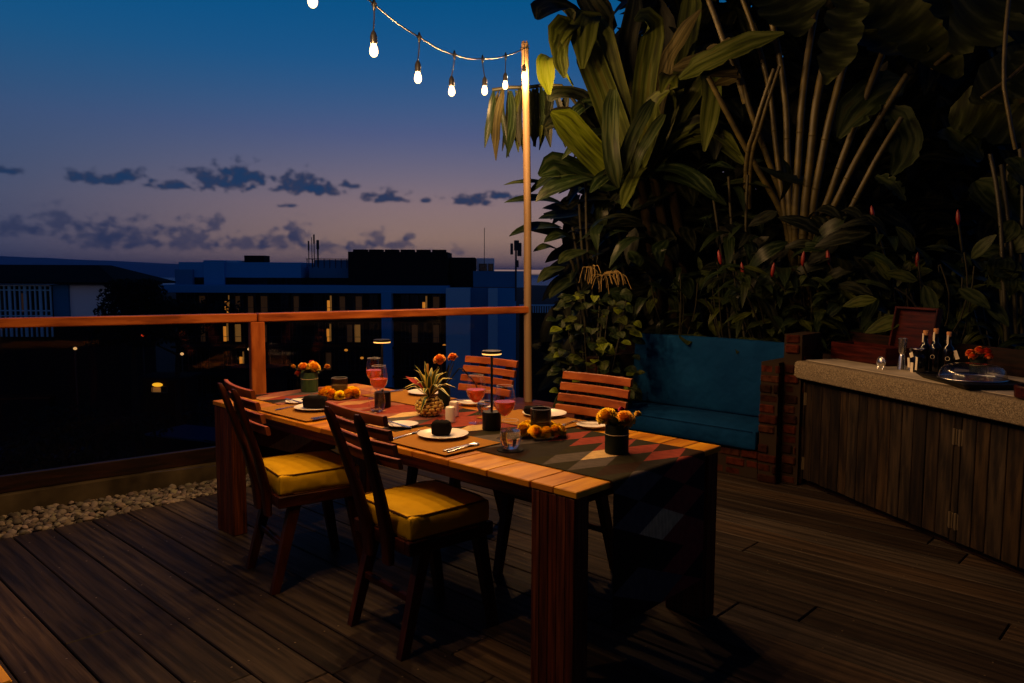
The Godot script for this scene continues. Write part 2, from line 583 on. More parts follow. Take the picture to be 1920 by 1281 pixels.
# ---------------------------------------------------------------- sky: dusk air and small clouds
func sky_texture() -> ImageTexture:
	var keys = [-90.0, -1.0, 0.0, 2.5, 5.0, 10.0, 15.0, 20.0, 35.0, 90.0]
	var warm = [c8(20, 22, 30), c8(70, 60, 62), c8(134, 106, 102), c8(158, 127, 113), c8(142, 119, 122), c8(82, 93, 133), c8(30, 86, 138), c8(0, 80, 132), c8(0, 38, 84), c8(0, 16, 44)]
	var cool = [c8(16, 22, 34), c8(26, 38, 66), c8(48, 62, 96), c8(60, 73, 105), c8(64, 79, 110), c8(56, 82, 121), c8(26, 84, 130), c8(0, 80, 135), c8(0, 38, 84), c8(0, 16, 44)]
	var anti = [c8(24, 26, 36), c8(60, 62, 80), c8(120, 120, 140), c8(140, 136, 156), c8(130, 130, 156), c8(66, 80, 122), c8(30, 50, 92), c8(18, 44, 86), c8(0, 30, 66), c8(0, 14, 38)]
	var small = Image.create(512, 1024, false, Image.FORMAT_RGBF)
	for y in 1024:
		var el = 90.0 - (y + 0.5) / 1024.0 * 180.0
		var k = 0
		while k < keys.size() - 2 and el > keys[k + 1]: k += 1
		var f = clampf((el - keys[k]) / (keys[k + 1] - keys[k]), 0.0, 1.0)
		var a = warm[k].lerp(warm[k + 1], f).srgb_to_linear()
		var b = cool[k].lerp(cool[k + 1], f).srgb_to_linear()
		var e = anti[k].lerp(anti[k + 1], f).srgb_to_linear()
		for x in 512:
			var az = (x + 0.5) / 512.0 * 360.0
			var d = absf(wrapf(az - 326.0, -180.0, 180.0))     # from where the sun went down
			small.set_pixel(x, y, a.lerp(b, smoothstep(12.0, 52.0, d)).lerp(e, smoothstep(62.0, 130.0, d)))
	small.resize(4096, 2048, Image.INTERPOLATE_CUBIC)
	# clouds: [azimuth from the afterglow's left, elevation, half width, half height] in degrees
	var blobs = [[-71.3, 6.7, 2.3, 0.55], [-69.6, 6.95, 1.0, 0.6], [-64.0, 6.95, 2.4, 1.05], [-62.6, 7.2, 1.8, 1.0], [-67.3, 6.55, 1.3, 0.4], [-58.8, 6.9, 2.0, 1.0], [-57.0, 6.6, 1.6, 0.6], [-55.4, 7.0, 0.8, 0.35], [-52.7, 6.15, 1.7, 0.58], [-49.9, 6.05, 0.5, 0.2], [-46.4, 6.1, 1.8, 0.62], [-44.6, 6.4, 1.2, 0.4], [-43.2, 6.15, 1.2, 0.35], [-59.9, 5.5, 0.7, 0.2], [-76.5, 6.9, 1.0, 0.3],
		[-76.3, 3.0, 1.2, 0.9], [-73.9, 3.3, 1.5, 1.2], [-71.6, 2.3, 2.2, 1.2], [-69.6, 2.5, 2.4, 1.3], [-66.2, 2.4, 2.2, 1.3], [-64.5, 3.4, 0.8, 0.9], [-62.5, 2.2, 2.0, 0.7], [-60.2, 2.4, 1.8, 1.0], [-59.0, 2.9, 1.1, 1.1], [-57.2, 2.0, 1.8, 0.7], [-54.6, 2.1, 1.2, 0.6], [-53.5, 2.6, 0.9, 0.9], [-51.8, 2.3, 1.1, 0.55], [-51.0, 2.9, 0.5, 0.35], [-49.7, 1.8, 0.5, 0.4], [-47.6, 1.9, 0.7, 0.5]]
	var r2 = RandomNumberGenerator.new()
	r2.seed = 9
	for i in 90:                                        # the same weather all the way round
		var az = r2.randf_range(-40.0, 280.0)
		if i % 3 == 0: blobs.append([az, r2.randf_range(6.0, 7.4), r2.randf_range(0.8, 2.4), r2.randf_range(0.3, 1.0)])
		else: blobs.append([az, r2.randf_range(1.9, 3.0), r2.randf_range(0.8, 2.4), r2.randf_range(0.5, 1.2)])
	var n1 = FastNoiseLite.new()
	n1.seed = 3
	n1.frequency = 0.55
	n1.fractal_octaves = 5
	var full = 4096.0
	for bl in blobs:
		bl[1] -= 0.75 if bl[1] > 4.5 else 0.3
		bl[3] *= 1.15
		var top = int((90.0 - (bl[1] + bl[3] * 1.9)) / 180.0 * 2048.0)
		var bot = int((90.0 - maxf(bl[1] - bl[3] * 1.5, 0.3)) / 180.0 * 2048.0)
		var x0 = int((bl[0] - bl[2] * 1.7) / 360.0 * full)
		var x1 = int((bl[0] + bl[2] * 1.7) / 360.0 * full)
		var low = bl[1] < 4.5
		for y in range(top, bot):
			var el = 90.0 - (y + 0.5) / 2048.0 * 180.0
			for x in range(x0, x1):
				var az = (x + 0.5) / full * 360.0
				var dx = (az - bl[0]) / bl[2]
				var dy = (el - bl[1]) / bl[3]
				if dy < 0: dy *= 2.4                       # flatter below
				var d = 1.0 - sqrt(dx * dx + dy * dy) + 0.95 * n1.get_noise_2d(az * 1.5, el * 2.2) + 0.10
				var cover = smoothstep(-0.06, 0.75 if low else 0.62, d) * (0.72 if low else 0.93)
				if cover <= 0.0: continue
				var px = posmod(x, 4096)
				var under = small.get_pixel(px, y)
				var body = Color(0.010, 0.024, 0.070) if not low else Color(0.022, 0.034, 0.088)
				var rim = clampf(n1.get_noise_2d(az * 4.0 + 50.0, el * 5.0) * 0.7 + 0.35 + dy * 0.35 - d * 0.5, 0.0, 0.65)
				body = body.lerp(under, rim * (0.5 if low else 0.4))
				if low: body = body.lerp(under, clampf(1.0 - el / 2.0, 0.0, 0.7))
				small.set_pixel(px, y, under.lerp(body, cover))
	return ImageTexture.create_from_image(small)

# ---------------------------------------------------------------- the scene
func _ready() -> void:
	rng.seed = 20240
	var cam = Camera3D.new()
	cam.name = "camera"
	add_child(cam)
	cam.fov = 48.08
	cam.near = 0.05
	cam.far = 30000.0
	cam.position = CAM
	cam.basis = Basis(Vector3.UP, 0.75809) * Basis(Vector3.RIGHT, -0.08784) * Basis(Vector3.BACK, 0.00373)
	cam.current = true
	var sky = Sky.new()
	var pano = PanoramaSkyMaterial.new()
	pano.panorama = sky_texture()
	sky.sky_material = pano
	var env = Environment.new()
	env.background_mode = Environment.BG_SKY
	env.sky = sky
	env.background_energy_multiplier = SKY_ENERGY
	env.tonemap_mode = Environment.TONE_MAPPER_LINEAR
	env.tonemap_exposure = 1.0
	env.fog_enabled = true
	env.fog_density = 0.00009
	env.fog_light_color = c8(130, 160, 205)
	env.sdfgi_enabled = true
	env.ssao_enabled = true
	env.ssil_enabled = true
	var we = WorldEnvironment.new()
	we.name = "world"
	we.environment = env
	add_child(we)
	make_materials()
	build_ground()
	build_deck()
	build_railing()
	build_wall_and_sofa()
	build_counter()
	build_hotel()
	build_left_house()
	build_town()
	build_table()
	build_chairs()
	build_string_lights()
	build_settings()
	build_centrepieces()
	build_counter_things()
	build_plants()

const SKY_ENERGY = 1.0
const BULB_ENERGY = 1.15

func build_ground() -> void:
	var b = Bag.new()
	b.box(Vector3(0, -12.5, 0), Vector3(1400, 1, 1400))
	struct("ground", b.mesh(), plain(c8(30, 34, 34), 0.95))
	b = Bag.new()
	b.box(Vector3(0, -46, 0), Vector3(46000, 1, 46000))
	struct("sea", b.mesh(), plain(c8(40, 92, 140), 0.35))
	# far land across the water: a long low ridge
	b = Bag.new()
	var P = PackedVector3Array()
	var f = FastNoiseLite.new()
	f.seed = 8
	f.frequency = 0.9
	for i in 60:
		var a = deg_to_rad(lerpf(-130.0, -52.0, i / 59.0))       # compass bearing from -z
		var dir = Vector3(sin(a), 0, -cos(a))
		var t = i / 59.0
		var hgt = 46.0 + clampf(170.0 - maxf(t - 0.68, 0.0) * 520.0, 0.0, 170.0) * (0.6 + 0.4 * smoothstep(0.2, 0.6, t)) + 7.0 * f.get_noise_1d(t * 30.0)
		for j in 4:
			P.append(dir * [8600.0, 9000.0, 9600.0, 11500.0][j] + Vector3(0, -46.0 + hgt * [0.0, 0.55, 1.0, 0.0][j], 0))
	b.grid(P, 60, 4, -1.0)
	struct("hills", b.mesh(), plain(c8(62, 100, 142), 1.0))  # bluish albedo, as on the sea, paints in distance haze besides the fog
	# unseen wall added behind the viewer to keep sky light off the deck
	b = Bag.new()
	b.box(Vector3(), Vector3(16.0, 3.4, 0.3))
	b.box(Vector3(0, 1.85, 0.6), Vector3(16.6, 0.3, 2.4))
	var shade_wall = struct("added_shade_wall", b.mesh(), plain(c8(58, 48, 40), 0.9))
	shade_wall.position = CAM - AHEAD * 2.6 + Vector3(0, 0.22, 0)
	shade_wall.rotation.y = FACE
	# the building that carries the deck
	b = Bag.new()
	b.box(Vector3(2.0, -6.1, 1.5), Vector3(9.4, 11.8, 11.4))
	struct("roof_slab", b.mesh(), plain(c8(52, 48, 44), 0.9))

func build_deck() -> void:
	var deck = Node3D.new()
	deck.name = "deck"
	add_child(deck)
	deck.set_meta("kind", "structure")
	var row = 0
	var z = -3.05
	while z < 4.4:
		var x = -2.035 + rng.randf_range(-0.006, 0.006)
		var w = 0.198
		while x < 6.0:
			var l = rng.randf_range(1.9, 3.4)
			if x < -2.0: l = rng.randf_range(1.6, 4.0)
			if row == 21: l = 2.36 if x < -2.0 else l          # the butt joint in the left foreground
			if row == 9 and x < -2.0: l = 4.32
			if x + l > 5.6: l = 6.2 - x
			var b = Bag.new()
			b.box(Vector3(x + l / 2, -0.016 + rng.randf_range(-0.0012, 0.0012), z), Vector3(l - 0.005, 0.03, w), 0.004, 0, Vector2(rng.randf() * 9, rng.randf() * 9))
			part("plank", b.mesh(), M["deck%d" % (rng.randi() % 5)], deck)
			x += l
		z += 0.205
		row += 1
	var screw = lathed([[0.0, 0.0], [0.0042, 0.0], [0.004, 0.0016], [0.0, 0.0018]], 8)
	var spots = []
	for r in 36:
		for k in 15:
			for s in [-1.0, 1.0]:
				spots.append(Transform3D(Basis(), Vector3(-1.85 + k * 0.52, -0.0022, -3.05 + r * 0.205 + s * 0.066 + rng.randf_range(-0.006, 0.006))))
	stuff("deck_screws", screw, M.hinge, spots, [], "rows of small screw heads holding the deck planks", "screws")
	var under = Bag.new()
	under.box(Vector3(2.0, -0.11, 0.7), Vector3(8.1, 0.12, 8.0))
	part("joist_bed", under.mesh(), M.black, deck)

func build_railing() -> void:
	# kerb along the roof edge, with the gravel strip between it and the deck
	var k0 = Vector3(-2.80, 0, 3.4)
	var k1 = Vector3(-2.02, 0, -2.75)
	var dir = (k1 - k0).normalized()
	var turn = atan2(dir.x, dir.z)
	var mid = (k0 + k1) * 0.5
	var l = k0.distance_to(k1)
	var kerb = struct("kerb", boxmesh(Vector3(0.14, 0.24, l), 0.008, 2, Vector3(-0.07, 0, 0)), M.curb)
	kerb.position = mid
	kerb.rotation.y = turn + PI
	if kerb.basis.x.x < 0: kerb.rotation.y = turn
	single("edge_beam", boxmesh(Vector3(0.05, 0.105, l), 0.004, 2, Vector3(-0.06, 0.174, 0)), M.darkwood, "dark timber edge beam lying on top of the concrete kerb behind the gravel", "beam", kerb.position, kerb.rotation.y)
	var bed = struct("gravel_bed", boxmesh(Vector3(1.0, 0.04, 6.4), 0.0, 2, Vector3(-2.52, -0.052, 0.4)), M.mortar)
	bed.name = "gravel_bed"
	var st = Bag.new()
	var f = FastNoiseLite.new()
	f.seed = 4
	f.frequency = 0.9
	var P = PackedVector3Array()
	for i in 6:
		for j in 9:
			var la = -PI / 2 + PI * i / 5.0
			var an = TAU * (j % 8) / 8.0
			var d = Vector3(cos(an) * cos(la), sin(la), sin(an) * cos(la))
			P.append(d * (1.0 + 0.35 * f.get_noise_3dv(d)))
	st.grid(P, 6, 9, 1.0, true)
	var where = []
	var cols = []
	for i in 5200:
		var z = rng.randf_range(-2.7, 3.3)
		var left = lerpf(k1.x, k0.x, (z - k1.z) / (k0.z - k1.z)) + 0.005
		var x = rng.randf_range(left, -2.04)
		if left > -2.07: x = rng.randf_range(left, left + 0.03)
		var s = rng.randf_range(0.010, 0.026)
		var bs = Basis.from_euler(Vector3(rng.randf_range(-0.4, 0.4), rng.randf() * TAU, rng.randf_range(-0.4, 0.4))) * Basis.from_scale(Vector3(s * rng.randf_range(0.9, 1.6), s * rng.randf_range(0.5, 0.8), s))
		where.append(Transform3D(bs, Vector3(x, -0.03 + rng.randf() * 0.035, z)))
		var g = rng.randf_range(0.04, 0.20)
		cols.append(Color(g * rng.randf_range(0.95, 1.1), g * rng.randf_range(0.8, 0.92), g * rng.randf_range(0.6, 0.8)))
	var gm = plain(Color(1, 1, 1), 0.75)
	gm.vertex_color_use_as_albedo = true
	stuff("gravel", st.mesh(), gm, where, cols, "beige river pebbles filling the strip between kerb and deck", "gravel")
	# handrail in two lengths that meet over the post, glass below
	var pts = [Vector3(-3.62, 1.18, 4.45), Vector3(-2.009, 1.18, -0.146), Vector3(-1.545, 1.18, -2.42)]
	for i in 2:
		var a = pts[i]
		var e = pts[i + 1]
		var d = e - a
		var ang = atan2(d.x, d.z)
		var c = (a + e) * 0.5
		var t = thing("railing", ["left length of the glass railing with timber handrail, left of the square post", "right length of the glass railing with timber handrail, between square post and light pole"][i], "railing", c, ang, "glass railing with timber handrail along the roof edge")
		part("handrail", boxmesh(Vector3(0.10, 0.058, d.length() - 0.004), 0.006, 2), M.rail, t)
		var n = 2 if i == 0 else 1
		var pl = (d.length() - 0.12) / n
		for k in n:
			part("glass_panel", boxmesh(Vector3(0.010, 0.98, pl - 0.03), 0.002, 2, Vector3(0, -0.52, -d.length() / 2 + 0.06 + pl * (k + 0.5))), M.pane, t)
	var d2 = pts[2] - pts[1]
	var post = thing("railing_post", "square timber post under the joint of the handrail, behind the left end of the table", "post", Vector3(-2.009, 0, -0.146), atan2(d2.x, d2.z) - 0.12)
	part("shaft", boxmesh(Vector3(0.10, 1.16, 0.095), 0.005, 1, Vector3(0, 0.571, 0)), M.rail, post)
	part("foot", boxmesh(Vector3(0.14, 0.02, 0.135), 0.003, 0, Vector3(0, -0.008, 0)), M.blackmetal, post)
	var end = thing("railing_post", "square timber post at the right end of the handrail, behind the light pole", "post", Vector3(-1.636, 0, -2.515), 0.74)
	part("shaft", boxmesh(Vector3(0.05, 1.16, 0.05), 0.005, 1, Vector3(0, 0.571, 0)), M.rail, end)
	# low timber ledge by the pole
	var ledge = thing("timber_ledge", "low dark timber ledge at the foot of the light pole, before the vine bush", "bench", Vector3(-1.25, 0, -2.25))
	for i in 4:
		part("board", boxmesh(Vector3(0.98, 0.028, 0.137), 0.004, 0, Vector3(0, 0.366, -0.215 + i * 0.142)), M.leg, ledge)
	part("front", boxmesh(Vector3(0.94, 0.35, 0.03), 0.003, 0, Vector3(0, 0.176, 0.26)), M.darkwood, ledge)
	for s in [-1.0, 1.0]:
		part("side", boxmesh(Vector3(0.03, 0.35, 0.50), 0.003, 2, Vector3(s * 0.455, 0.176, -0.01)), M.darkwood, ledge)

func bricks(parent: Node3D, x0: float, x1: float, y0: float, y1: float, z: float, depth: float, axis := 0) -> void:
	var y = y0
	var row = 0
	while y < y1 - 0.03:
		var h = 0.062
		var x = x0 - (0.0 if row % 2 == 0 else 0.06)
		while x < x1 - 0.01:
			var l = rng.randf_range(0.14, 0.19)
			var a = maxf(x, x0)
			var e = minf(x + l, x1)
			if e - a > 0.025:
				var bulge = rng.randf_range(-0.012, 0.010)
				var sz = Vector3(e - a - 0.012, h * rng.randf_range(0.86, 1.0), depth + bulge)
				var at = Vector3((a + e) / 2, y + h / 2 + rng.randf_range(-0.003, 0.003), z - depth / 2 + bulge / 2)
				if axis == 1:
					sz = Vector3(sz.z, sz.y, sz.x)
					at = Vector3(z - depth / 2 + bulge / 2, at.y, (a + e) / 2)
				var b = Bag.new()
				b.box(Vector3(), sz, 0.008, 0, Vector2(rng.randf() * 5, rng.randf() * 5))
				part("brick", b.mesh(), M["brick%d" % (rng.randi() % 5)], parent, Transform3D(Basis.from_euler(Vector3(0, rng.randf_range(-0.03, 0.03), rng.randf_range(-0.02, 0.02))), at))
			x += l
		y += 0.072
		row += 1

func build_wall_and_sofa() -> void:
	# built-in seat: brick plinth and arms, blue cushions
	var base = thing("brick_bench", "low brick bench base with stepped right arm under the blue cushions", "bench", Vector3(-0.27, 0, -3.0))
	part("core", boxmesh(Vector3(1.42, 0.20, 0.52), 0.0, 0, Vector3(0, 0.10, 0.002)), M.mortar, base)
	bricks(base, -0.71, 0.72, 0.0, 0.2, 0.27, 0.05)
	part("arm_core", boxmesh(Vector3(0.13, 0.87, 0.60), 0.0, 0, Vector3(0.80, 0.435, 0.002)), M.mortar, base)
	bricks(base, 0.725, 0.875, 0.0, 0.88, 0.31, 0.05)
	part("left_arm_core", boxmesh(Vector3(0.12, 0.78, 0.60), 0.0, 0, Vector3(-0.80, 0.39, -0.008)), M.mortar, base)
	bricks(base, -0.87, -0.73, 0.0, 0.80, 0.30, 0.04)
	var pier = thing("brick_pier", "tall narrow brick pier between the blue seat and the bar counter", "pillar", Vector3(0.655, 0, -2.80))
	part("core", boxmesh(Vector3(0.128, 1.07, 0.34), 0.0, 0, Vector3(0.002, 0.535, -0.148)), M.mortar, pier)
	bricks(pier, -0.055, 0.055, 0.0, 1.09, 0.03, 0.06)
	bricks(pier, -0.33, 0.0, 0.0, 1.09, 0.075, 0.04, 1)
	var seat = cushion_mesh(Vector3(1.44, 0.15, 0.56), 0.03)
	var sofa = thing("seat_cushion", "long blue seat cushion lying on the brick bench", "cushion", Vector3(-0.275, 0.285, -2.97))
	part("pad", seat, M.sofa, sofa)
	var bb = Bag.new()
	var pl = []
	for i in 12: pl.append(Vector3(-0.69 + 1.38 * i / 11.0, 0.071, 0.284))
	bb.tube(pl, 0.004, 6)
	part("piping", bb.mesh(), M.sofa, sofa)
	var back = thing("back_cushion", "tall blue back cushion leaning on the planter behind the bench", "cushion", Vector3(-0.245, 0.66, -3.285))
	back.rotation.x = -0.10
	part("pad", cushion_mesh(Vector3(1.50, 0.60, 0.13), 0.025), M.sofa, back)
	# planter wall behind seat and counter
	var wall = thing("planter_wall", "dark low planter wall of timber boards behind the blue seat", "wall", Vector3(-0.3, 0, -3.52))
	part("core", boxmesh(Vector3(2.1, 0.88, 0.16), 0.0, 0, Vector3(0, 0.44, -0.09)), M.black, wall)
	for i in 5:
		part("board", boxmesh(Vector3(2.1, 0.166, 0.03), 0.004, 0, Vector3(0, 0.09 + i * 0.175, 0.005)), M.darkwood, wall)
	var w2 = thing("planter_wall", "dark planter wall of timber boards behind the bar counter", "wall", Vector3(1.087, 0, -3.447), -0.553)
	part("core", boxmesh(Vector3(3.4, 1.03, 0.16), 0.0, 0, Vector3(1.25, 0.515, -0.10)), M.black, w2)
	for i in 6:
		part("board", boxmesh(Vector3(3.4, 0.166, 0.03), 0.004, 0, Vector3(1.25, 0.09 + i * 0.175, 0.0)), M.darkwood, w2)
	var soil = Bag.new()
	soil.box(Vector3(-0.3, 0.40, -4.6), Vector3(3.6, 0.8, 2.0))
	soil.box(Vector3(2.6, 0.42, -4.6), Vector3(3.4, 0.84, 1.6))
	struct("planter_soil", soil.mesh(), plain(c8(34, 26, 20), 1.0))

func cushion_mesh(s: Vector3, r: float) -> ArrayMesh:   # soft box: rounded rims and slightly domed faces
	var b = Bag.new()
	var n = 9
	for ax in 3:
		var u = (ax + 1) % 3
		var w = (ax + 2) % 3
		for sg in [-1.0, 1.0]:
			var P = PackedVector3Array()
			for i in n:
				for j in n:
					var p = Vector3()
					p[ax] = sg * s[ax] / 2
					p[u] = sin((i / (n - 1.0) - 0.5) * PI) * s[u] / 2
					p[w] = sin((j / (n - 1.0) - 0.5) * PI) * s[w] / 2
					var q = Vector3(clampf(p.x, -s.x / 2 + r, s.x / 2 - r), clampf(p.y, -s.y / 2 + r, s.y / 2 - r), clampf(p.z, -s.z / 2 + r, s.z / 2 - r))
					var o = q + (p - q).normalized() * r if (p - q).length() > 1e-5 else p
					var fu = 1.0 - pow(absf(p[u]) / (s[u] / 2), 2.0)
					var fw = 1.0 - pow(absf(p[w]) / (s[w] / 2), 2.0)
					o[ax] += sg * 0.02 * fu * fw * minf(1.0, minf(s[u], s[w]) / 0.3)
					P.append(o)
			b.grid(P, n, n, sg, false, Vector2(s[u], s[w]))
	return b.mesh()

func build_counter() -> void:
	# local x runs along the front towards the camera, local z towards the room
	var t = thing("bar_counter", "outdoor bar counter with pebbled concrete slab over weathered plank doors", "counter", Vector3(0.688, 0, -2.80), -0.553)
	part("slab", slab_mesh(3.7, 0.72), M.aggregate, t)
	part("slab_top", boxmesh(Vector3(3.66, 0.004, 0.66), 0.001, 0, Vector3(1.85, 0.892, -0.37)), M.troweled, t)
	part("carcass", boxmesh(Vector3(3.6, 0.74, 0.55), 0.0, 0, Vector3(1.82, 0.40, -0.37)), M.black, t)
	part("toe_board", boxmesh(Vector3(3.6, 0.05, 0.03), 0.003, 0, Vector3(1.82, 0.027, -0.10)), M.darkwood, t)
	var x = 0.0
	var seam = [0.045, 1.335, 1.375, 2.66, 2.70]
	var doors = [[0.05, 1.33], [1.38, 2.66], [2.71, 3.6]]
	part("stile", boxmesh(Vector3(0.04, 0.70, 0.03), 0.003, 1, Vector3(0.022, 0.395, -0.045)), M.door0, t)
	part("stile", boxmesh(Vector3(0.042, 0.70, 0.028), 0.003, 1, Vector3(1.355, 0.395, -0.050)), M.door1, t)
	part("stile", boxmesh(Vector3(0.042, 0.70, 0.028), 0.003, 1, Vector3(2.685, 0.395, -0.050)), M.door1, t)
	for d in doors:
		var pan = part("door", boxmesh(Vector3(d[1] - d[0], 0.68, 0.012), 0.0, 1, Vector3((d[0] + d[1]) / 2, 0.395, -0.070)), M.black, t)
		x = d[0]
		while x < d[1] - 0.02:
			var w = rng.randf_range(0.075, 0.105)
			if x + w > d[1] - 0.03: w = d[1] - x
			part("plank", boxmesh(Vector3(w - 0.004, rng.randf_range(0.684, 0.694), 0.022), 0.003, 1, Vector3(x + w / 2, 0.395, -0.048 + rng.randf_range(-0.002, 0.002))), M["door%d" % (rng.randi() % 5)], pan)
			x += w
		for y in [0.16, 0.62]:
			for s in [d[0] - 0.006, d[1] + 0.006]:
				var hb = Bag.new()
				hb.tube([Vector3(s, y - 0.045, -0.034), Vector3(s, y + 0.045, -0.034)], 0.007, 8)
				hb.box(Vector3(s, y, -0.037), Vector3(0.03, 0.085, 0.004), 0.001)
				part("hinge", hb.mesh(), M.hinge, pan)

func slab_mesh(l: float, d: float) -> ArrayMesh:   # rough-fronted slab with a slightly wavy arris
	var b = Bag.new()
	var f = FastNoiseLite.new()
	f.seed = 6
	f.frequency = 7.0
	var prof = [[-0.02, 0.764], [0.026, 0.766], [0.03, 0.775], [0.03, 0.83], [0.028, 0.872], [0.018, 0.886], [0.0, 0.8895], [-0.35, 0.89], [-d + 0.03, 0.889], [-d + 0.03, 0.765]]
	var n = 90
	var P = PackedVector3Array()
	for i in n:
		var x = l * i / (n - 1.0)
		for j in prof.size():
			var z = prof[j][0] + 0.006 * f.get_noise_2d(x, j * 0.4) * (1.0 if j in [2, 3, 4, 5] else 0.2)
			P.append(Vector3(x, prof[j][1] + 0.003 * f.get_noise_2d(x + 40, j * 0.3) * (1.0 if j in [3, 4, 5] else 0.1), z))
	b.grid(P, n, prof.size(), -1.0)
	for e in [0.0, l]:
		var pts = []
		for j in prof.size(): pts.append(Vector3(e, prof[j][1], prof[j][0]))
		b.poly(pts, Vector3(l / 2, 0.83, -0.3), 0, Vector2())
	b.poly([Vector3(0, 0.764, -0.02), Vector3(l, 0.764, -0.02), Vector3(l, 0.764, -d + 0.03), Vector3(0, 0.764, -d + 0.03)], Vector3(l / 2, 0.85, -0.3), 0, Vector2())
	return b.mesh()

# ---------------------------------------------------------------- town below
func town(s: float, h: float, d: float) -> Vector3:   # s to the right, h up from the deck, d ahead, from the foot of the terrace
	return Vector3(CAM.x, 0, CAM.z) + RIGHT * s + AHEAD * d + Vector3(0, h, 0)

const FACE = 0.75809     # the street grid's turn: house fronts look back at the terrace

func add_window(parent: Node3D, x: float, y: float, z: float, w: float, h: float, lit: int, bars := 1) -> void:
	var b = Bag.new()
	var fr = 0.06
	b.box(Vector3(-w / 2, 0, 0), Vector3(fr, h, 0.10))
	b.box(Vector3(w / 2, 0, 0), Vector3(fr, h, 0.10))
	b.box(Vector3(0, h / 2 + fr / 2, 0), Vector3(w + fr, fr, 0.10))
	b.box(Vector3(0, -h / 2 - fr / 2, 0), Vector3(w + fr, fr, 0.10))
	for k in bars: b.box(Vector3(-w / 2 + w * (k + 1) / (bars + 1), 0, 0), Vector3(0.05, h, 0.07))
	var o = part("window", b.mesh(), M.frame, parent, Transform3D(Basis(), Vector3(x, y, z)))
	part("pane", boxmesh(Vector3(w - 0.06, h, 0.02), 0.0, 0, Vector3(0, 0, -0.03)), M.darkpane, o)
	if lit > 0:
		# what shows of the lit room: a strip between curtains, or a curtain lit from behind
		var cw = w * (rng.randf_range(0.26, 0.42) if lit == 1 else rng.randf_range(0.5, 0.8))
		var ch = h * (rng.randf_range(0.55, 0.92) if lit == 1 else 0.9)
		var cx = rng.randf_range(-0.25, 0.1) * w
		part("lit_curtain" if lit != 3 else "dim_curtain", boxmesh(Vector3(cw, ch, 0.04), 0.01, 0, Vector3(cx, (h - ch) * -0.4, 0.03)), [M.glowwarm, M.glowwarm, M.glowsoft, M.glowdim][lit], o)
		if lit == 1:
			part("dim_curtain", boxmesh(Vector3(w * 0.2, h * 0.9, 0.04), 0.01, 0, Vector3(cx + cw * 0.5 + w * 0.13, 0, 0.02)), M.glowsoft, o)

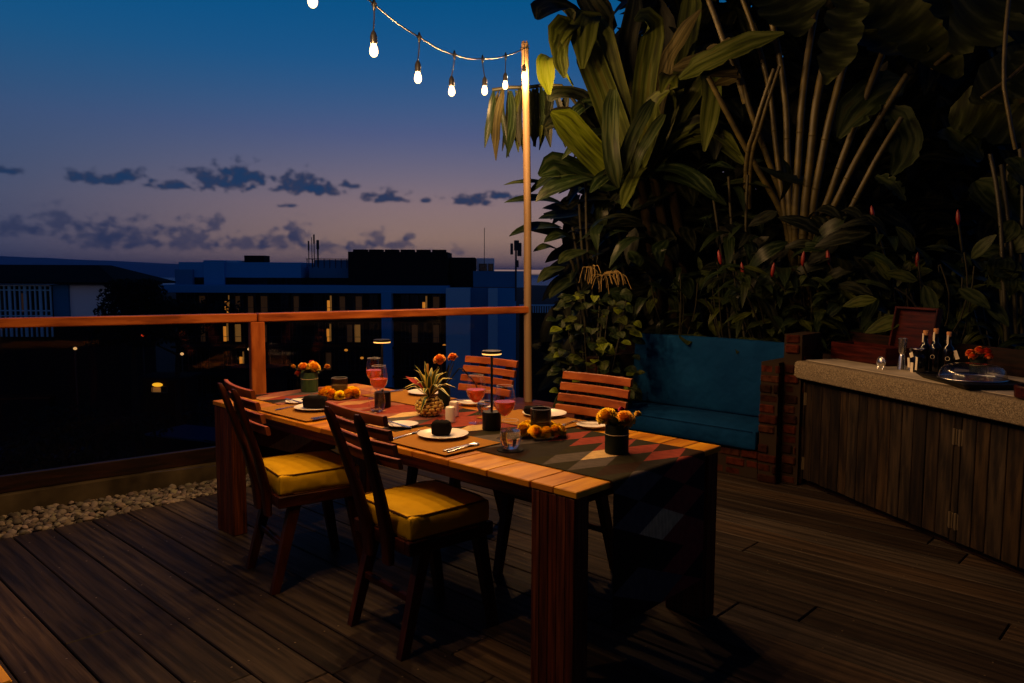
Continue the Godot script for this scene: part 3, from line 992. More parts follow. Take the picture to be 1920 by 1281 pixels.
func build_hotel() -> void:
	M.frame = plain(c8(30, 30, 34), 0.6)
	M.darkpane = plain(c8(10, 11, 14), 0.15)
	M.glowwarm = glow(c8(230, 140, 44), 0.6)
	M.glowsoft = glow(c8(190, 130, 60), 0.22)
	M.glowdim = glow(c8(110, 74, 40), 0.07)
	M.duskblue = plain(c8(64, 160, 214), 0.85)  # blue cast of the dusk sky put into these wall colours
	M.duskbluelight = plain(c8(150, 206, 232), 0.85)
	M.duskbluedark = plain(c8(60, 128, 168), 0.9)
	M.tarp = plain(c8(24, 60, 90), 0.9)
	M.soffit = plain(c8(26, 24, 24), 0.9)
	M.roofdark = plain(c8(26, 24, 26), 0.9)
	M.whitewall = plain(c8(250, 250, 250), 0.85)
	var at = town(0, 0, 80)
	var t = thing("hotel", "long dusk-blue hotel block with dark balconies, lit rooms and plant rooms on its flat roof", "building", at, FACE)
	var f = 0.0557     # metres per step of the survey grid
	# body behind the balconies
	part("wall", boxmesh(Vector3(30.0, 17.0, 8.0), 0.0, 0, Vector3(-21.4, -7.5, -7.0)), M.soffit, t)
	var fascia = part("roof_edge", boxmesh(Vector3(29.8, 0.80, 3.2), 0.02, 0, Vector3(-21.6, -0.16, -1.4)), M.duskblue, t)
	part("parapet", boxmesh(Vector3(13.2, 2.4, 6.0), 0.02, 0, Vector3(-29.4, 1.45, -6.0)), M.duskblue, t)
	part("parapet", boxmesh(Vector3(1.9, 1.7, 3.0), 0.02, 0, Vector3(-35.3, 1.0, -4.0)), M.duskbluedark, t)
	part("stair_head", boxmesh(Vector3(2.2, 3.1, 3.0), 0.02, 0, Vector3(-32.1, 1.30, -4.2)), M.duskblue, t)
	part("stair_head", boxmesh(Vector3(1.2, 2.2, 3.0), 0.02, 0, Vector3(-30.4, 1.75, -4.9)), M.duskbluelight, t)
	part("parapet", boxmesh(Vector3(6.4, 2.2, 4.0), 0.02, 0, Vector3(-19.0, 1.3, -6.0)), M.duskbluedark, t)
	var hut = part("plant_room", boxmesh(Vector3(2.2, 0.85, 2.0), 0.02, 0, Vector3(-28.5, 3.0, -6.0)), M.roofdark, t)
	part("plant_room", boxmesh(Vector3(10.6, 3.7, 6.0), 0.02, 0, Vector3(-12.2, 1.95, -5.0)), M.roofdark, t)
	for i in 6:
		part("roof_unit", boxmesh(Vector3(1.45, 0.28, 1.2), 0.03, 0, Vector3(-16.4 + i * 1.7, 3.93, -3.4)), M.roofdark, t)
	part("plant_room", boxmesh(Vector3(2.7, 3.2, 4.0), 0.02, 0, Vector3(-5.4, 1.65, -5.0)), M.soffit, t)
	part("roof_house", boxmesh(Vector3(1.9, 1.5, 2.0), 0.02, 0, Vector3(-2.95, 2.45, -5.0)), M.whitewall, t)
	add_window(t, -3.2, 2.2, -3.96, 0.8, 0.7, 0, 0)
	add_window(t, -2.35, 2.2, -3.96, 0.5, 0.7, 0, 0)
	part("parapet", boxmesh(Vector3(4.6, 1.7, 3.0), 0.02, 0, Vector3(-1.9, 0.95, -4.0)), M.duskbluedark, t)
	part("parapet", boxmesh(Vector3(1.2, 1.75, 2.6), 0.02, 0, Vector3(0.9, 0.93, -3.7)), M.duskbluelight, t)
	# open screen with antennas
	var scr = part("roof_screen", boxmesh(Vector3(5.2, 0.08, 0.08), 0.0, 0, Vector3(-19.9, 3.05, -4.0)), M.frame, t)
	for i in 9:
		part("screen_post", boxmesh(Vector3(0.07, 1.0, 0.07), 0.0, 1, Vector3(-22.4 + i * 0.62, 2.55, -4.0)), M.frame, scr)
	part("screen_panel", boxmesh(Vector3(4.2, 0.8, 0.03), 0.0, 0, Vector3(-19.5, 2.55, -4.1)), M.duskbluedark, scr)
	for a in [[-22.2, 5.0, 0.05], [-21.85, 5.4, 0.04], [-21.6, 5.7, 0.05], [-21.2, 5.1, 0.09], [-3.05, 6.5, 0.035]]:
		var b = Bag.new()
		b.tube([Vector3(a[0], 2.2, -4.0), Vector3(a[0], a[1], -4.0)], a[2], 6)
		if a[2] >= 0.05: b.box(Vector3(a[0], a[1] - 0.5, -4.0), Vector3(a[2] * 3.2, 1.0, 0.12), 0.02)
		part("antenna", b.mesh(), M.frame, t)
	# columns, and the solid stair tower on the right
	part("column", boxmesh(Vector3(1.05, 14.0, 1.4), 0.03, 1, Vector3(-13.1, -7.4, -0.4)), M.duskblue, t)
	var tower = part("stair_tower", boxmesh(Vector3(2.5, 15.0, 3.0), 0.03, 1, Vector3(-5.6, -7.45, -0.6)), M.duskbluelight, t)
	part("tower_wall", boxmesh(Vector3(2.0, 14.6, 2.4), 0.03, 1, Vector3(-3.4, -7.3, -1.4)), M.duskbluedark, t)
	part("tower_wall", boxmesh(Vector3(1.0, 14.9, 2.8), 0.03, 1, Vector3(-2.0, -7.45, -0.9)), M.duskbluelight, t)
	part("tower_wall", boxmesh(Vector3(2.0, 14.6, 2.4), 0.03, 1, Vector3(-0.6, -7.3, -1.1)), M.duskblue, t)
	# floor slabs and rooms: three storeys of deep balconies
	for k in 4:
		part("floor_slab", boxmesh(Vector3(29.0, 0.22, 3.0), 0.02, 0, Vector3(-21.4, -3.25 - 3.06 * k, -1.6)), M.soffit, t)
	var lits = {"0_-31.0": 1, "0_-29.6": 3, "0_-28.2": 3, "0_-26.8": 3, "0_-19.8": 1, "0_-18.4": 3, "0_-9.6": 1, "0_-8.2": 3, "1_-31.0": 1, "1_-29.6": 2, "1_-19.8": 1, "1_-17.6": 3, "1_-16.6": 2, "1_-8.2": 3, "0_-33.4": 3, "1_-33.4": 3, "1_-26.8": 3, "0_-16.6": 3, "0_-23.4": 3, "1_-10.6": 3, "2_-29.6": 1, "2_-19.8": 3}
	for k in 4:
		for x in [-34.8, -33.4, -31.0, -29.6, -28.2, -26.8, -24.6, -23.4, -21.0, -19.8, -18.4, -17.6, -16.6, -15.0, -11.6, -10.6, -9.6, -8.2]:
			var key = "%d_%.1f" % [k, x]
			add_window(t, x, -1.85 - 3.06 * k, -2.93, 0.9, 2.1, lits.get(key, 0), 1)
		var rb = Bag.new()
		rb.box(Vector3(-21.4, -2.1 - 3.06 * k, -0.15), Vector3(29.0, 0.05, 0.05))
		var rail = part("balcony_rail", rb.mesh(), M.frame, t)
		if k < 2:
			for q in 20:
				part("baluster", boxmesh(Vector3(0.05, 1.0, 0.04), 0.0, 1, Vector3(-35.4 + q * 1.45, -2.6 - 3.06 * k, -0.15)), M.frame, rail)
	# lamps on the balconies
	for a in [[-27.9, -3.0], [-17.9, -3.25], [-17.0, -3.1], [-17.9, -6.75], [-16.2, -7.6], [-36.4, -3.6], [-10.7, -3.3], [-7.3, -6.2]]:
		var b = Bag.new()
		b.ball(Vector3(), Vector3(0.30 if a[1] > -4 else 0.2, 0.14, 0.2), 10, 6)
		part("wall_lamp", b.mesh(), M.glowwarm, t, Transform3D(Basis(), Vector3(a[0], a[1], -2.2)))
	# telecom mast on the right
	var mast = thing("telecom_mast", "thin dark telecom mast with box antennas just left of the light pole", "mast", town(0.36, 0, 76), FACE)
	var mb = Bag.new()
	mb.tube([Vector3(0, -1.2, 0), Vector3(0, 4.6, 0)], 0.10, 8)
	part("shaft", mb.mesh(), M.frame, mast)
	for a in [[-0.42, 3.95, 0.28, 1.1], [0.34, 3.9, 0.42, 1.3], [0.05, 4.3, 0.5, 1.0], [0.15, 2.5, 0.25, 0.7]]:
		part("antenna", boxmesh(Vector3(a[2], a[3], 0.25), 0.03, 1, Vector3(a[0], a[1], 0)), M.frame, mast)
	var low = thing("low_house", "low dark roof with pale balustrade behind the light pole and the vine bush", "building", town(3.0, -1.6, 60), FACE)
	part("wall", boxmesh(Vector3(4.2, 10.5, 4.0), 0.02, 0, Vector3(-0.3, -5.2, -2)), M.roofdark, low)
	part("coping", boxmesh(Vector3(4.3, 0.12, 0.2), 0.01, 0, Vector3(-0.3, 0.66, 0)), M.duskbluelight, low)
	for i in 22:
		part("baluster", boxmesh(Vector3(0.07, 0.5, 0.07), 0.0, 1, Vector3(-2.3 + i * 0.19, 0.33, 0)), M.duskbluelight, low)

func build_left_house() -> void:
	var t = thing("villa", "white villa with a dark hipped roof and bar screens beyond the left railing", "building", town(0, 0, 60), FACE)
	# hipped roof
	var b = Bag.new()
	b.hexa([Vector3(-50, 0.72, 1.2), Vector3(-30.2, 0.72, 1.2), Vector3(-30.2, 0.72, -9), Vector3(-50, 0.72, -9)], [Vector3(-49, 2.1, -3.0), Vector3(-33.9, 2.1, -3.0), Vector3(-33.9, 2.1, -5), Vector3(-49, 2.1, -5)], 0)
	b.box(Vector3(-40, 0.66, -3.9), Vector3(19.6, 0.16, 10.0))
	part("roof", b.mesh(), M.roofdark, t)
	part("wall", boxmesh(Vector3(3.5, 3.1, 6.0), 0.02, 0, Vector3(-33.0, -1.0, -3.2)), M.whitewall, t)
	part("lower_wall", boxmesh(Vector3(5.2, 9.4, 6.2), 0.02, 0, Vector3(-33.6, -7.3, -3.2)), M.soffit, t)
	part("side_wall", boxmesh(Vector3(1.2, 3.1, 6.0), 0.02, 0, Vector3(-35.35, -1.0, -3.0)), M.duskbluedark, t)
	part("room_wall", boxmesh(Vector3(13, 12.4, 4.0), 0.02, 0, Vector3(-42.5, -5.75, -4.0)), M.soffit, t)
	var scr = part("bar_screen", boxmesh(Vector3(4.6, 0.07, 0.07), 0.0, 0, Vector3(-38.3, 0.45, 0.2)), M.whitewall, t)
	for i in 12:
		part("bar", boxmesh(Vector3(0.12 if i % 3 else 0.22, 4.0, 0.09), 0.0, 1, Vector3(-40.4 + i * 0.40, -1.55, 0.2)), M.duskbluelight, scr)
	for y in [0.1, -1.5, -1.9]:
		part("rail", boxmesh(Vector3(4.6, 0.10, 0.06), 0.0, 0, Vector3(-38.3, y, 0.26)), M.duskbluelight, scr)
	for a in [[-39.4, 3], [-37.6, 0], [-36.5, 0], [-41.5, 0]]:
		add_window(t, a[0], -0.9, -1.93, 0.8, 1.7, a[1], 0)

func crown(t: Node3D, cen: Vector3, r: Vector3, n: int, size: float, mat: Material, called := "crown") -> void:
	var b = Bag.new()
	for i in n:
		var d = Vector3(rng.randfn(), rng.randfn(), rng.randfn()).normalized() * pow(rng.randf(), 0.4)
		var p = cen + d * r
		var a = Vector3(rng.randf() - 0.5, rng.randf() - 0.5, rng.randf() - 0.5).normalized() * size * rng.randf_range(0.6, 1.3)
		var c = a.cross(Vector3(rng.randf() - 0.5, 1, rng.randf() - 0.5)).normalized() * size * 0.5
		var nn = a.cross(c).normalized()
		var i0 = b.vert(p - a, nn, Vector2(0, 0.5))
		var i1 = b.vert(p + c, nn, Vector2(0.5, 1))
		var i2 = b.vert(p + a, nn, Vector2(1, 0.5))
		var i3 = b.vert(p - c, nn, Vector2(0.5, 0))
		b.tri(i0, i3, i2)
		b.tri(i0, i2, i1)
	part(called, b.mesh(), mat, t)

func build_town() -> void:
	var leaf = plain(c8(22, 30, 24), 0.8)
	leaf.cull_mode = BaseMaterial3D.CULL_DISABLED
	var bark = plain(c8(40, 32, 28), 0.95)
	var trees = [
		[-26.6, -0.6, 54, 3.6, 2.2, "ragged dark pine in front of the white villa wall", 1],
		[-40.5, -2.2, 52, 2.6, 2.0, "dark bushy tree at the far left before the villa's bar screens", 0],
		[-25.3, -2.0, 58, 3.4, 2.2, "dark rounded tree between the villa and the hotel", 0],
		[-15.5, -8.6, 46, 5.0, 2.6, "dark spreading tree low behind the square railing post", 0],
		[-26.0, -8.4, 44, 5.4, 2.2, "dark spreading tree low behind the left glass panel", 0],
		[-8.4, -9.0, 50, 5.6, 2.4, "dark spreading tree low before the hotel, behind the far end of the table", 0]]
	for a in trees:
		var t = thing("tree", a[5], "tree", town(a[0], -12, a[2]), rng.randf() * TAU)
		var h = a[1] + 12.0
		var b = Bag.new()
		b.tube(bent([Vector3(), Vector3(0.2, h * 0.5, 0.1), Vector3(-0.1, h, 0)], 7), [0.32, 0.28, 0.25, 0.21, 0.17, 0.12, 0.07], 7)
		for k in 5:
			var d = Vector3(cos(k * 1.9), 0.35, sin(k * 1.9)) * a[3] * 0.7
			b.tube([Vector3(0, h * (0.72 + k * 0.04), 0), Vector3(0, h * (0.76 + k * 0.04), 0) + d], [0.11, 0.03], 5)
		part("trunk", b.mesh(), bark, t)
		if a[6] == 1:
			for k in 9:
				var yy = h - 2.6 + k * 0.48
				for q in 4:
					var an = q * 1.6 + k * 0.9
					crown(t, Vector3(cos(an) * a[3] * 0.55 * (1.1 - k * 0.08), yy, sin(an) * a[3] * 0.55 * (1.1 - k * 0.08)), Vector3(1.25, 0.40, 1.25), 260, 0.17, leaf)
		else:
			for k in 9:
				var d = Vector3(rng.randfn() * 0.5, rng.randfn() * 0.35, rng.randfn() * 0.5)
				crown(t, Vector3(0, h, 0) + d * Vector3(a[3], a[4], a[3]), Vector3(a[3], a[4], a[3]) * 0.42, 260, 0.22, leaf)
	# cross-shaped sign; the blue light on it is a glow in the material
	var cr = thing("cross_sign", "blue-lit wooden cross sign with pale scrawled strokes, seen low through the left glass", "sign", town(-26.4, -12, 58.5), FACE)
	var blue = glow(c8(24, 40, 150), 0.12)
	part("upright", boxmesh(Vector3(0.55, 2.45, 0.12), 0.02, 1, Vector3(0, 1.25, 0)), blue, cr)
	part("arm", boxmesh(Vector3(2.25, 0.50, 0.10), 0.02, 0, Vector3(0, 1.35, 0.03)), blue, cr, Transform3D(Basis(Vector3.BACK, 0.09), Vector3(0.12, 0, 0)))
	var sb = Bag.new()
	for i in 26:
		var on_arm = i % 2 == 0
		var p = Vector3(rng.randf_range(-0.95, 0.95), 1.36 + rng.randf_range(-0.13, 0.13), 0.09) if on_arm else Vector3(rng.randf_range(-0.16, 0.16), rng.randf_range(0.25, 2.3), 0.07)
		sb.box(p, Vector3(0.05, rng.randf_range(0.10, 0.24), 0.02) if i % 3 else Vector3(0.2, 0.045, 0.02))
	part("glow_strokes", sb.mesh(), glow(c8(110, 130, 220), 0.16), cr)  # marks glow as well, for the light on the sign
	# street lamps and small lights scattered among the trees
	var spots = [[-36.2, -4.7, 63, 0], [-30.0, -3.7, 62, 1], [-32.8, -5.3, 62, 0], [-34.4, -4.6, 60, 0], [-31.2, -4.5, 62, 1], [-26.0, -5.0, 60, 0], [-20.0, -4.4, 58, 0], [-37.9, -5.6, 64, 0]]
	var names = ["small street lamp with a warm globe, second from left of the lamps below the handrail", "small street lamp with a red globe, highest and nearest to the handrail", "small street lamp with a warm globe, lower one midway in the row below", "small street lamp with a warm globe, third from left below the handrail", "small street lamp with a red globe, lower of the two red ones", "small street lamp with a warm globe right of the lit kiosk", "small street lamp with a warm globe just left of the railing post", "small street lamp with a warm globe, farthest left below the handrail"]
	for i in spots.size():
		var a = spots[i]
		var t = thing("street_lamp", names[i], "street lamp", town(a[0], -12, a[2]), 0.0, "small lamps in the dark below the terrace")
		var b = Bag.new()
		b.tube([Vector3(), Vector3(0, a[1] + 12.0, 0)], 0.05, 6)
		part("post", b.mesh(), M.frame, t)
		b = Bag.new()
		b.ball(Vector3(0, a[1] + 12.12, 0), Vector3(0.14, 0.12, 0.14), 10, 6)
		part("globe", b.mesh(), glow([c8(255, 190, 120), c8(230, 60, 24)][a[3]], 0.7), t)
	# a lit kiosk, roofs of low sheds
	var k = thing("kiosk", "small kiosk with a lit counter window in the dark street below", "kiosk", town(-26.6, -12, 58), FACE)
	part("wall", boxmesh(Vector3(3.2, 5.4, 2.4), 0.02, 0, Vector3(0, 2.7, -1.2)), plain(c8(30, 22, 16), 0.9), k)
	part("roof", boxmesh(Vector3(3.8, 0.2, 3.2), 0.02, 0, Vector3(0, 5.5, -1.0)), M.roofdark, k)
	add_window(k, -0.3, 4.6, 0.03, 1.1, 0.4, 2, 0)
	var lb = Bag.new()
	lb.ball(Vector3(), Vector3(0.42, 0.16, 0.2), 10, 6)
	part("lamp", lb.mesh(), glow(c8(255, 180, 40), 1.0), k, Transform3D(Basis(), Vector3(-0.35, 5.0, 0.3)))
	for i in 7:
		var s = thing("shed", ["flat-roofed shed with a rusty red roof left of the kiosk", "flat-roofed shed with a dark roof behind the kiosk", "long low shed with a brown roof under the left handrail", "small square shed with a rusty roof farthest left below", "narrow shed with a dark roof before the hotel", "low shed with a pale blue tarpaulin roof low at the left", "low shed with a blue tarpaulin roof beside the cross sign"][i], "shed", town([-31.0, -24.0, -36.0, -40.0, -12.0, -30.0, -21.5][i], -12, [66, 72, 70, 62, 64, 47, 52][i]), FACE + rng.randf_range(-0.4, 0.4), "low sheds in the dark below the terrace")
		var h = [4.2, 4.6, 4.0, 3.4, 3.6, 2.2, 2.4][i]
		part("wall", boxmesh(Vector3(4.0 + i * 0.3, h, 3.0), 0.02, 0, Vector3(0, h / 2, 0)), M.soffit, s)
		part("roof", boxmesh(Vector3(4.5 + i * 0.3, 0.14, 3.6), 0.02, 0, Vector3(0, h + 0.07, 0)), [plain(c8(90, 40, 28), 0.9), M.roofdark, plain(c8(66, 50, 36), 0.9), plain(c8(84, 44, 30), 0.9), M.roofdark, M.tarp, M.tarp][i], s)
	# boats at anchor
	for i in 4:
		var d = [2400.0, 1900.0, 2100.0, 2000.0][i]
		var t = thing("boat", ["moored boat with a white lamp, leftmost of three near the villa roof's right end", "moored boat with a white lamp, middle one left of the hotel roof", "moored boat with a white lamp, right one left of the hotel roof", "moored boat with a dim lamp nearest the hotel roof"][i], "boat", town([-0.501, -0.468, -0.462, -0.445][i] * d, -45.4, d), FACE + 0.6, "boats at anchor on the dark sea")
		var b = Bag.new()
		b.hexa([Vector3(-6, 0, 1.4), Vector3(5, 0, 1.2), Vector3(5, 0, -1.2), Vector3(-6, 0, -1.4)], [Vector3(-6.6, 2.0, 2), Vector3(8, 2.4, 0.3), Vector3(8, 2.4, -0.3), Vector3(-6.6, 2.0, -2)], 0)
		part("hull", b.mesh(), M.frame, t)
		part("cabin", boxmesh(Vector3(5, 2.4, 2.4), 0.1, 0, Vector3(-2, 3.1, 0)), M.duskbluedark, t)
		b = Bag.new()
		b.ball(Vector3(-2, 5.4, 0), Vector3(0.9, 0.8, 0.9), 8, 5)
		part("lamp", b.mesh(), glow(c8(230, 230, 255), [0.5, 0.35, 0.5, 0.25][i]), t)

# ---------------------------------------------------------------- table and chairs
const TOP = 0.755

func build_table() -> void:
	var t = thing("dining_table", "long teak dining table of cross planks set for dinner with a lozenge runner", "table")
	var cuts = [1.336, 1.2315, 1.125, 0.909, 0.693]
	for i in 8: cuts.append(0.693 - 0.22725 * (i + 1))
	cuts.append(-1.2315)
	cuts.append(-1.336)
	var mats = [M.teak, M.teak2, M.teak3]
	for i in cuts.size() - 1:
		var tight = i == 0 or i == cuts.size() - 2
		var gap = 0.0012 if (tight or i == 1 or i == cuts.size() - 3) else 0.004
		var a = cuts[i + 1] + (gap / 2 if not (i == 1) else 0.002)
		var e = cuts[i] - gap / 2
		var b = Bag.new()
		var wz = 0.995 if i > 1 and i < cuts.size() - 3 else 0.99
		b.box(Vector3((a + e) / 2, TOP - 0.0125 + rng.randf_range(-0.0008, 0.0), rng.randf_range(-0.0015, 0.0015)), Vector3(e - a, 0.025, wz), 0.003, 2, Vector2(rng.randf() * 9, rng.randf() * 9))
		part("plank", b.mesh(), mats[i % 3], t)
	for s in [-1.0, 1.0]:
		part("apron", boxmesh(Vector3(2.2, 0.075, 0.028), 0.003, 0, Vector3(0, TOP - 0.064, s * 0.40)), M.leg, t)
		part("end_apron", boxmesh(Vector3(0.028, 0.075, 0.78), 0.003, 2, Vector3(s * 1.21, TOP - 0.064, 0)), M.leg, t)
		for q in [-1.0, 1.0]:
			var leg = part("leg", boxmesh(Vector3(0.196, TOP - 0.026, 0.078), 0.004, 1, Vector3(s * 1.226, (TOP - 0.026) / 2, q * 0.448)), M.leg, t)
			for k in 5:
				part("stave", boxmesh(Vector3(0.0385, TOP - 0.030, 0.006), 0.002, 1, Vector3(s * 1.226 - 0.0785 + k * 0.0393, (TOP - 0.028) / 2, q * 0.489)), [M.leg, M.leg2, M.leg3][k % 3], leg)
	# runner: a cloth draped over the top and both ends
	var rb = Bag.new()
	var f = FastNoiseLite.new()
	f.seed = 12
	f.frequency = 4.0
	var path = []
	var hem = 0.215
	for i in 12: path.append(Vector3(1.349, hem + (TOP - 0.012 - hem) * i / 11.0, 0))
	path.append(Vector3(1.347, TOP - 0.002, 0))
	path.append(Vector3(1.339, TOP + 0.004, 0))
	path.append(Vector3(1.330, TOP + 0.0045, 0))
	for i in 44: path.append(Vector3(1.32 - 2.64 * i / 43.0, TOP + 0.0035, 0))
	path.append(Vector3(-1.332, TOP + 0.0045, 0))
	path.append(Vector3(-1.345, TOP - 0.004, 0))
	for i in 9: path.append(Vector3(-1.349, TOP - 0.02 - 0.4 * i / 8.0, 0))
	var P = PackedVector3Array()
	var L = 0.0
	var n = 15
	var lens = []
	for i in path.size():
		if i > 0: L += path[i].distance_to(path[i - 1])
		lens.append(L)
	for i in path.size():
		for j in n:
			var p = path[i]
			p.z = lerpf(0.307, -0.333, j / (n - 1.0)) + 0.004 * f.get_noise_1d(lens[i] * 0.8)
			if p.x > 1.346: p.x += 0.010 * (f.get_noise_2d(p.z, 3.0) * 0.5 + 0.4) * clampf((TOP - p.y) * 4.0, 0.0, 1.0)
			elif absf(p.x) < 1.33: p.y += 0.0012 * maxf(0.0, f.get_noise_2d(p.x * 2.0, p.z * 1.2) + 0.1)
			P.append(p)
	var first = rb.v.size()
	rb.grid(P, path.size(), n, 1.0)
	for i in path.size():
		for j in n:
			rb.t[first + i * n + j] = Vector2(lens[i] / 3.66, j / (n - 1.0))
	single("table_runner", rb.mesh(), M.runner, "dark table runner woven with red, grey and cream lozenges, hanging over the near table end", "table runner")

func make_chair() -> Node3D:
	# seat centre at the origin, back towards +z
	var t = thing("dining_chair", "", "chair", Vector3(), 0.0, "teak chairs with slatted backs round the long table")
	for s in [-1.0, 1.0]:
		part("seat_rail", boxmesh(Vector3(0.03, 0.055, 0.42), 0.004, 2, Vector3(s * 0.195, 0.4275, 0)), M.chair, t)
		part("seat_rail", boxmesh(Vector3(0.358, 0.055, 0.03), 0.004, 0, Vector3(0, 0.4275, s * 0.195)), M.chair, t)
	part("seat_board", boxmesh(Vector3(0.36, 0.012, 0.36), 0.0, 0, Vector3(0, 0.445, 0)), M.chair, t)
	for s in [-1.0, 1.0]:
		for q in [-1.0, 1.0]:
			var b = Bag.new()
			var lo = []
			var hi = []
			for k in [[-1, -1], [1, -1], [1, 1], [-1, 1]]:
				lo.append(Vector3(s * 0.192 + k[0] * 0.017, 0.0, (0.232 if q > 0 else -0.222) + k[1] * 0.019))
				hi.append(Vector3(s * 0.178 + k[0] * 0.021, 0.43, (0.118 if q > 0 else -0.15) + k[1] * 0.027))
			b.hexa(lo, hi, 1, Vector2(rng.randf() * 5, rng.randf() * 5))
			part("leg", b.mesh(), M.chair, t)
		var pb = Bag.new()
		var line = [Vector3(s * 0.072, 0.34, 0.218), Vector3(s * 0.076, 0.46, 0.225), Vector3(s * 0.088, 0.62, 0.262), Vector3(s * 0.104, 0.80, 0.318), Vector3(s * 0.115, 0.935, 0.364), Vector3(s * 0.117, 0.962, 0.374)]
		var P = PackedVector3Array()
		for i in line.size():
			var w = [0.030, 0.034, 0.030, 0.026, 0.024, 0.014][i]
			var d = [0.016, 0.020, 0.018, 0.016, 0.015, 0.009][i]
			for j in 13:
				var an = TAU * (j % 12) / 12.0
				var cx = signf(cos(an)) * pow(absf(cos(an)), 0.5) * w
				var cz = signf(sin(an)) * pow(absf(sin(an)), 0.5) * d
				P.append(line[i] + Vector3(cx, 0, cz))
		pb.grid(P, line.size(), 13, 1.0, true, Vector2(0.6, 0.2))
		pb.poly([P[65], P[68], P[71], P[74]], line[4], 1, Vector2())
		part("back_post", pb.mesh(), M.chair, t)
	for k in 4:
		var y = 0.944 - 0.057 * k
		var zc = 0.352 - 0.0205 * k
		var P = PackedVector3Array()
		var sb = Bag.new()
		var prof = [[-0.5, -0.42], [-0.5, 0.42], [-0.36, 0.5], [0.36, 0.5], [0.5, 0.42], [0.5, -0.42], [0.36, -0.5], [-0.36, -0.5], [-0.5, -0.42]]
		for i in 9:
			var u = i / 8.0 - 0.5
			var bow = -0.030 * (1.0 - 4.0 * u * u) + 0.006
			for q in prof:
				P.append(Vector3(u * 0.44, y + q[1] * 0.041, zc - 0.034 + q[0] * 0.020 + bow * -0.7 - q[1] * -0.008))
		sb.grid(P, 9, 9, -1.0, false, Vector2(0.44, 0.12), Vector2(rng.randf() * 5, rng.randf() * 5))
		for e in [0, 8]:
			var pts = []
			for q in 8: pts.append(P[e * 9 + q])
			sb.poly(pts, Vector3(0, y, zc), 0, Vector2())
		part("back_slat", sb.mesh(), M.slat, t)
	part("stretcher", boxmesh(Vector3(0.34, 0.03, 0.02), 0.003, 0, Vector3(0, 0.21, 0.175)), M.chair, t)
	var cu = part("cushion", cushion_mesh(Vector3(0.405, 0.095, 0.40), 0.016), M.cushion, t, Transform3D(Basis(), Vector3(0, 0.503, 0.0)))
	for yy in [0.046, -0.044]:
		var rb = Bag.new()
		var ring = []
		for q in [[-1, -1], [1, -1], [1, 1], [-1, 1], [-1, -1]]:
			ring.append(q)
		var pts = []
		for i in 4:
			for k in 6:
				var a = Vector2(ring[i][0], ring[i][1]).lerp(Vector2(ring[i + 1][0], ring[i + 1][1]), (k + 0.35) / 6.4)
				pts.append(Vector3(a.x * 0.1995, yy, a.y * 0.197))
		pts.append(pts[0])
		rb.tube(pts, 0.0042, 6, false)
		part("piping", rb.mesh(), M.piping, cu)
	return t

func build_chairs() -> void:
	var c = make_chair()
	c.position = Vector3(0.475, 0, 0.445)
	c.rotation.y = -0.095
	c.set_meta("label", "teak chair with yellow cushion nearest the camera, back turned, on the near long side")
	copy(c, Vector3(-0.405, 0, 0.462), -0.20, "teak chair with yellow cushion, back turned, left one beside the railing post")
	copy(c, Vector3(0.51, 0, -0.385), PI, "teak chair facing us before the blue seat, right one on the far side")
	copy(c, Vector3(-0.42, 0, -0.545), PI + 0.02, "teak chair facing us, half behind the light pole, left one on the far side")

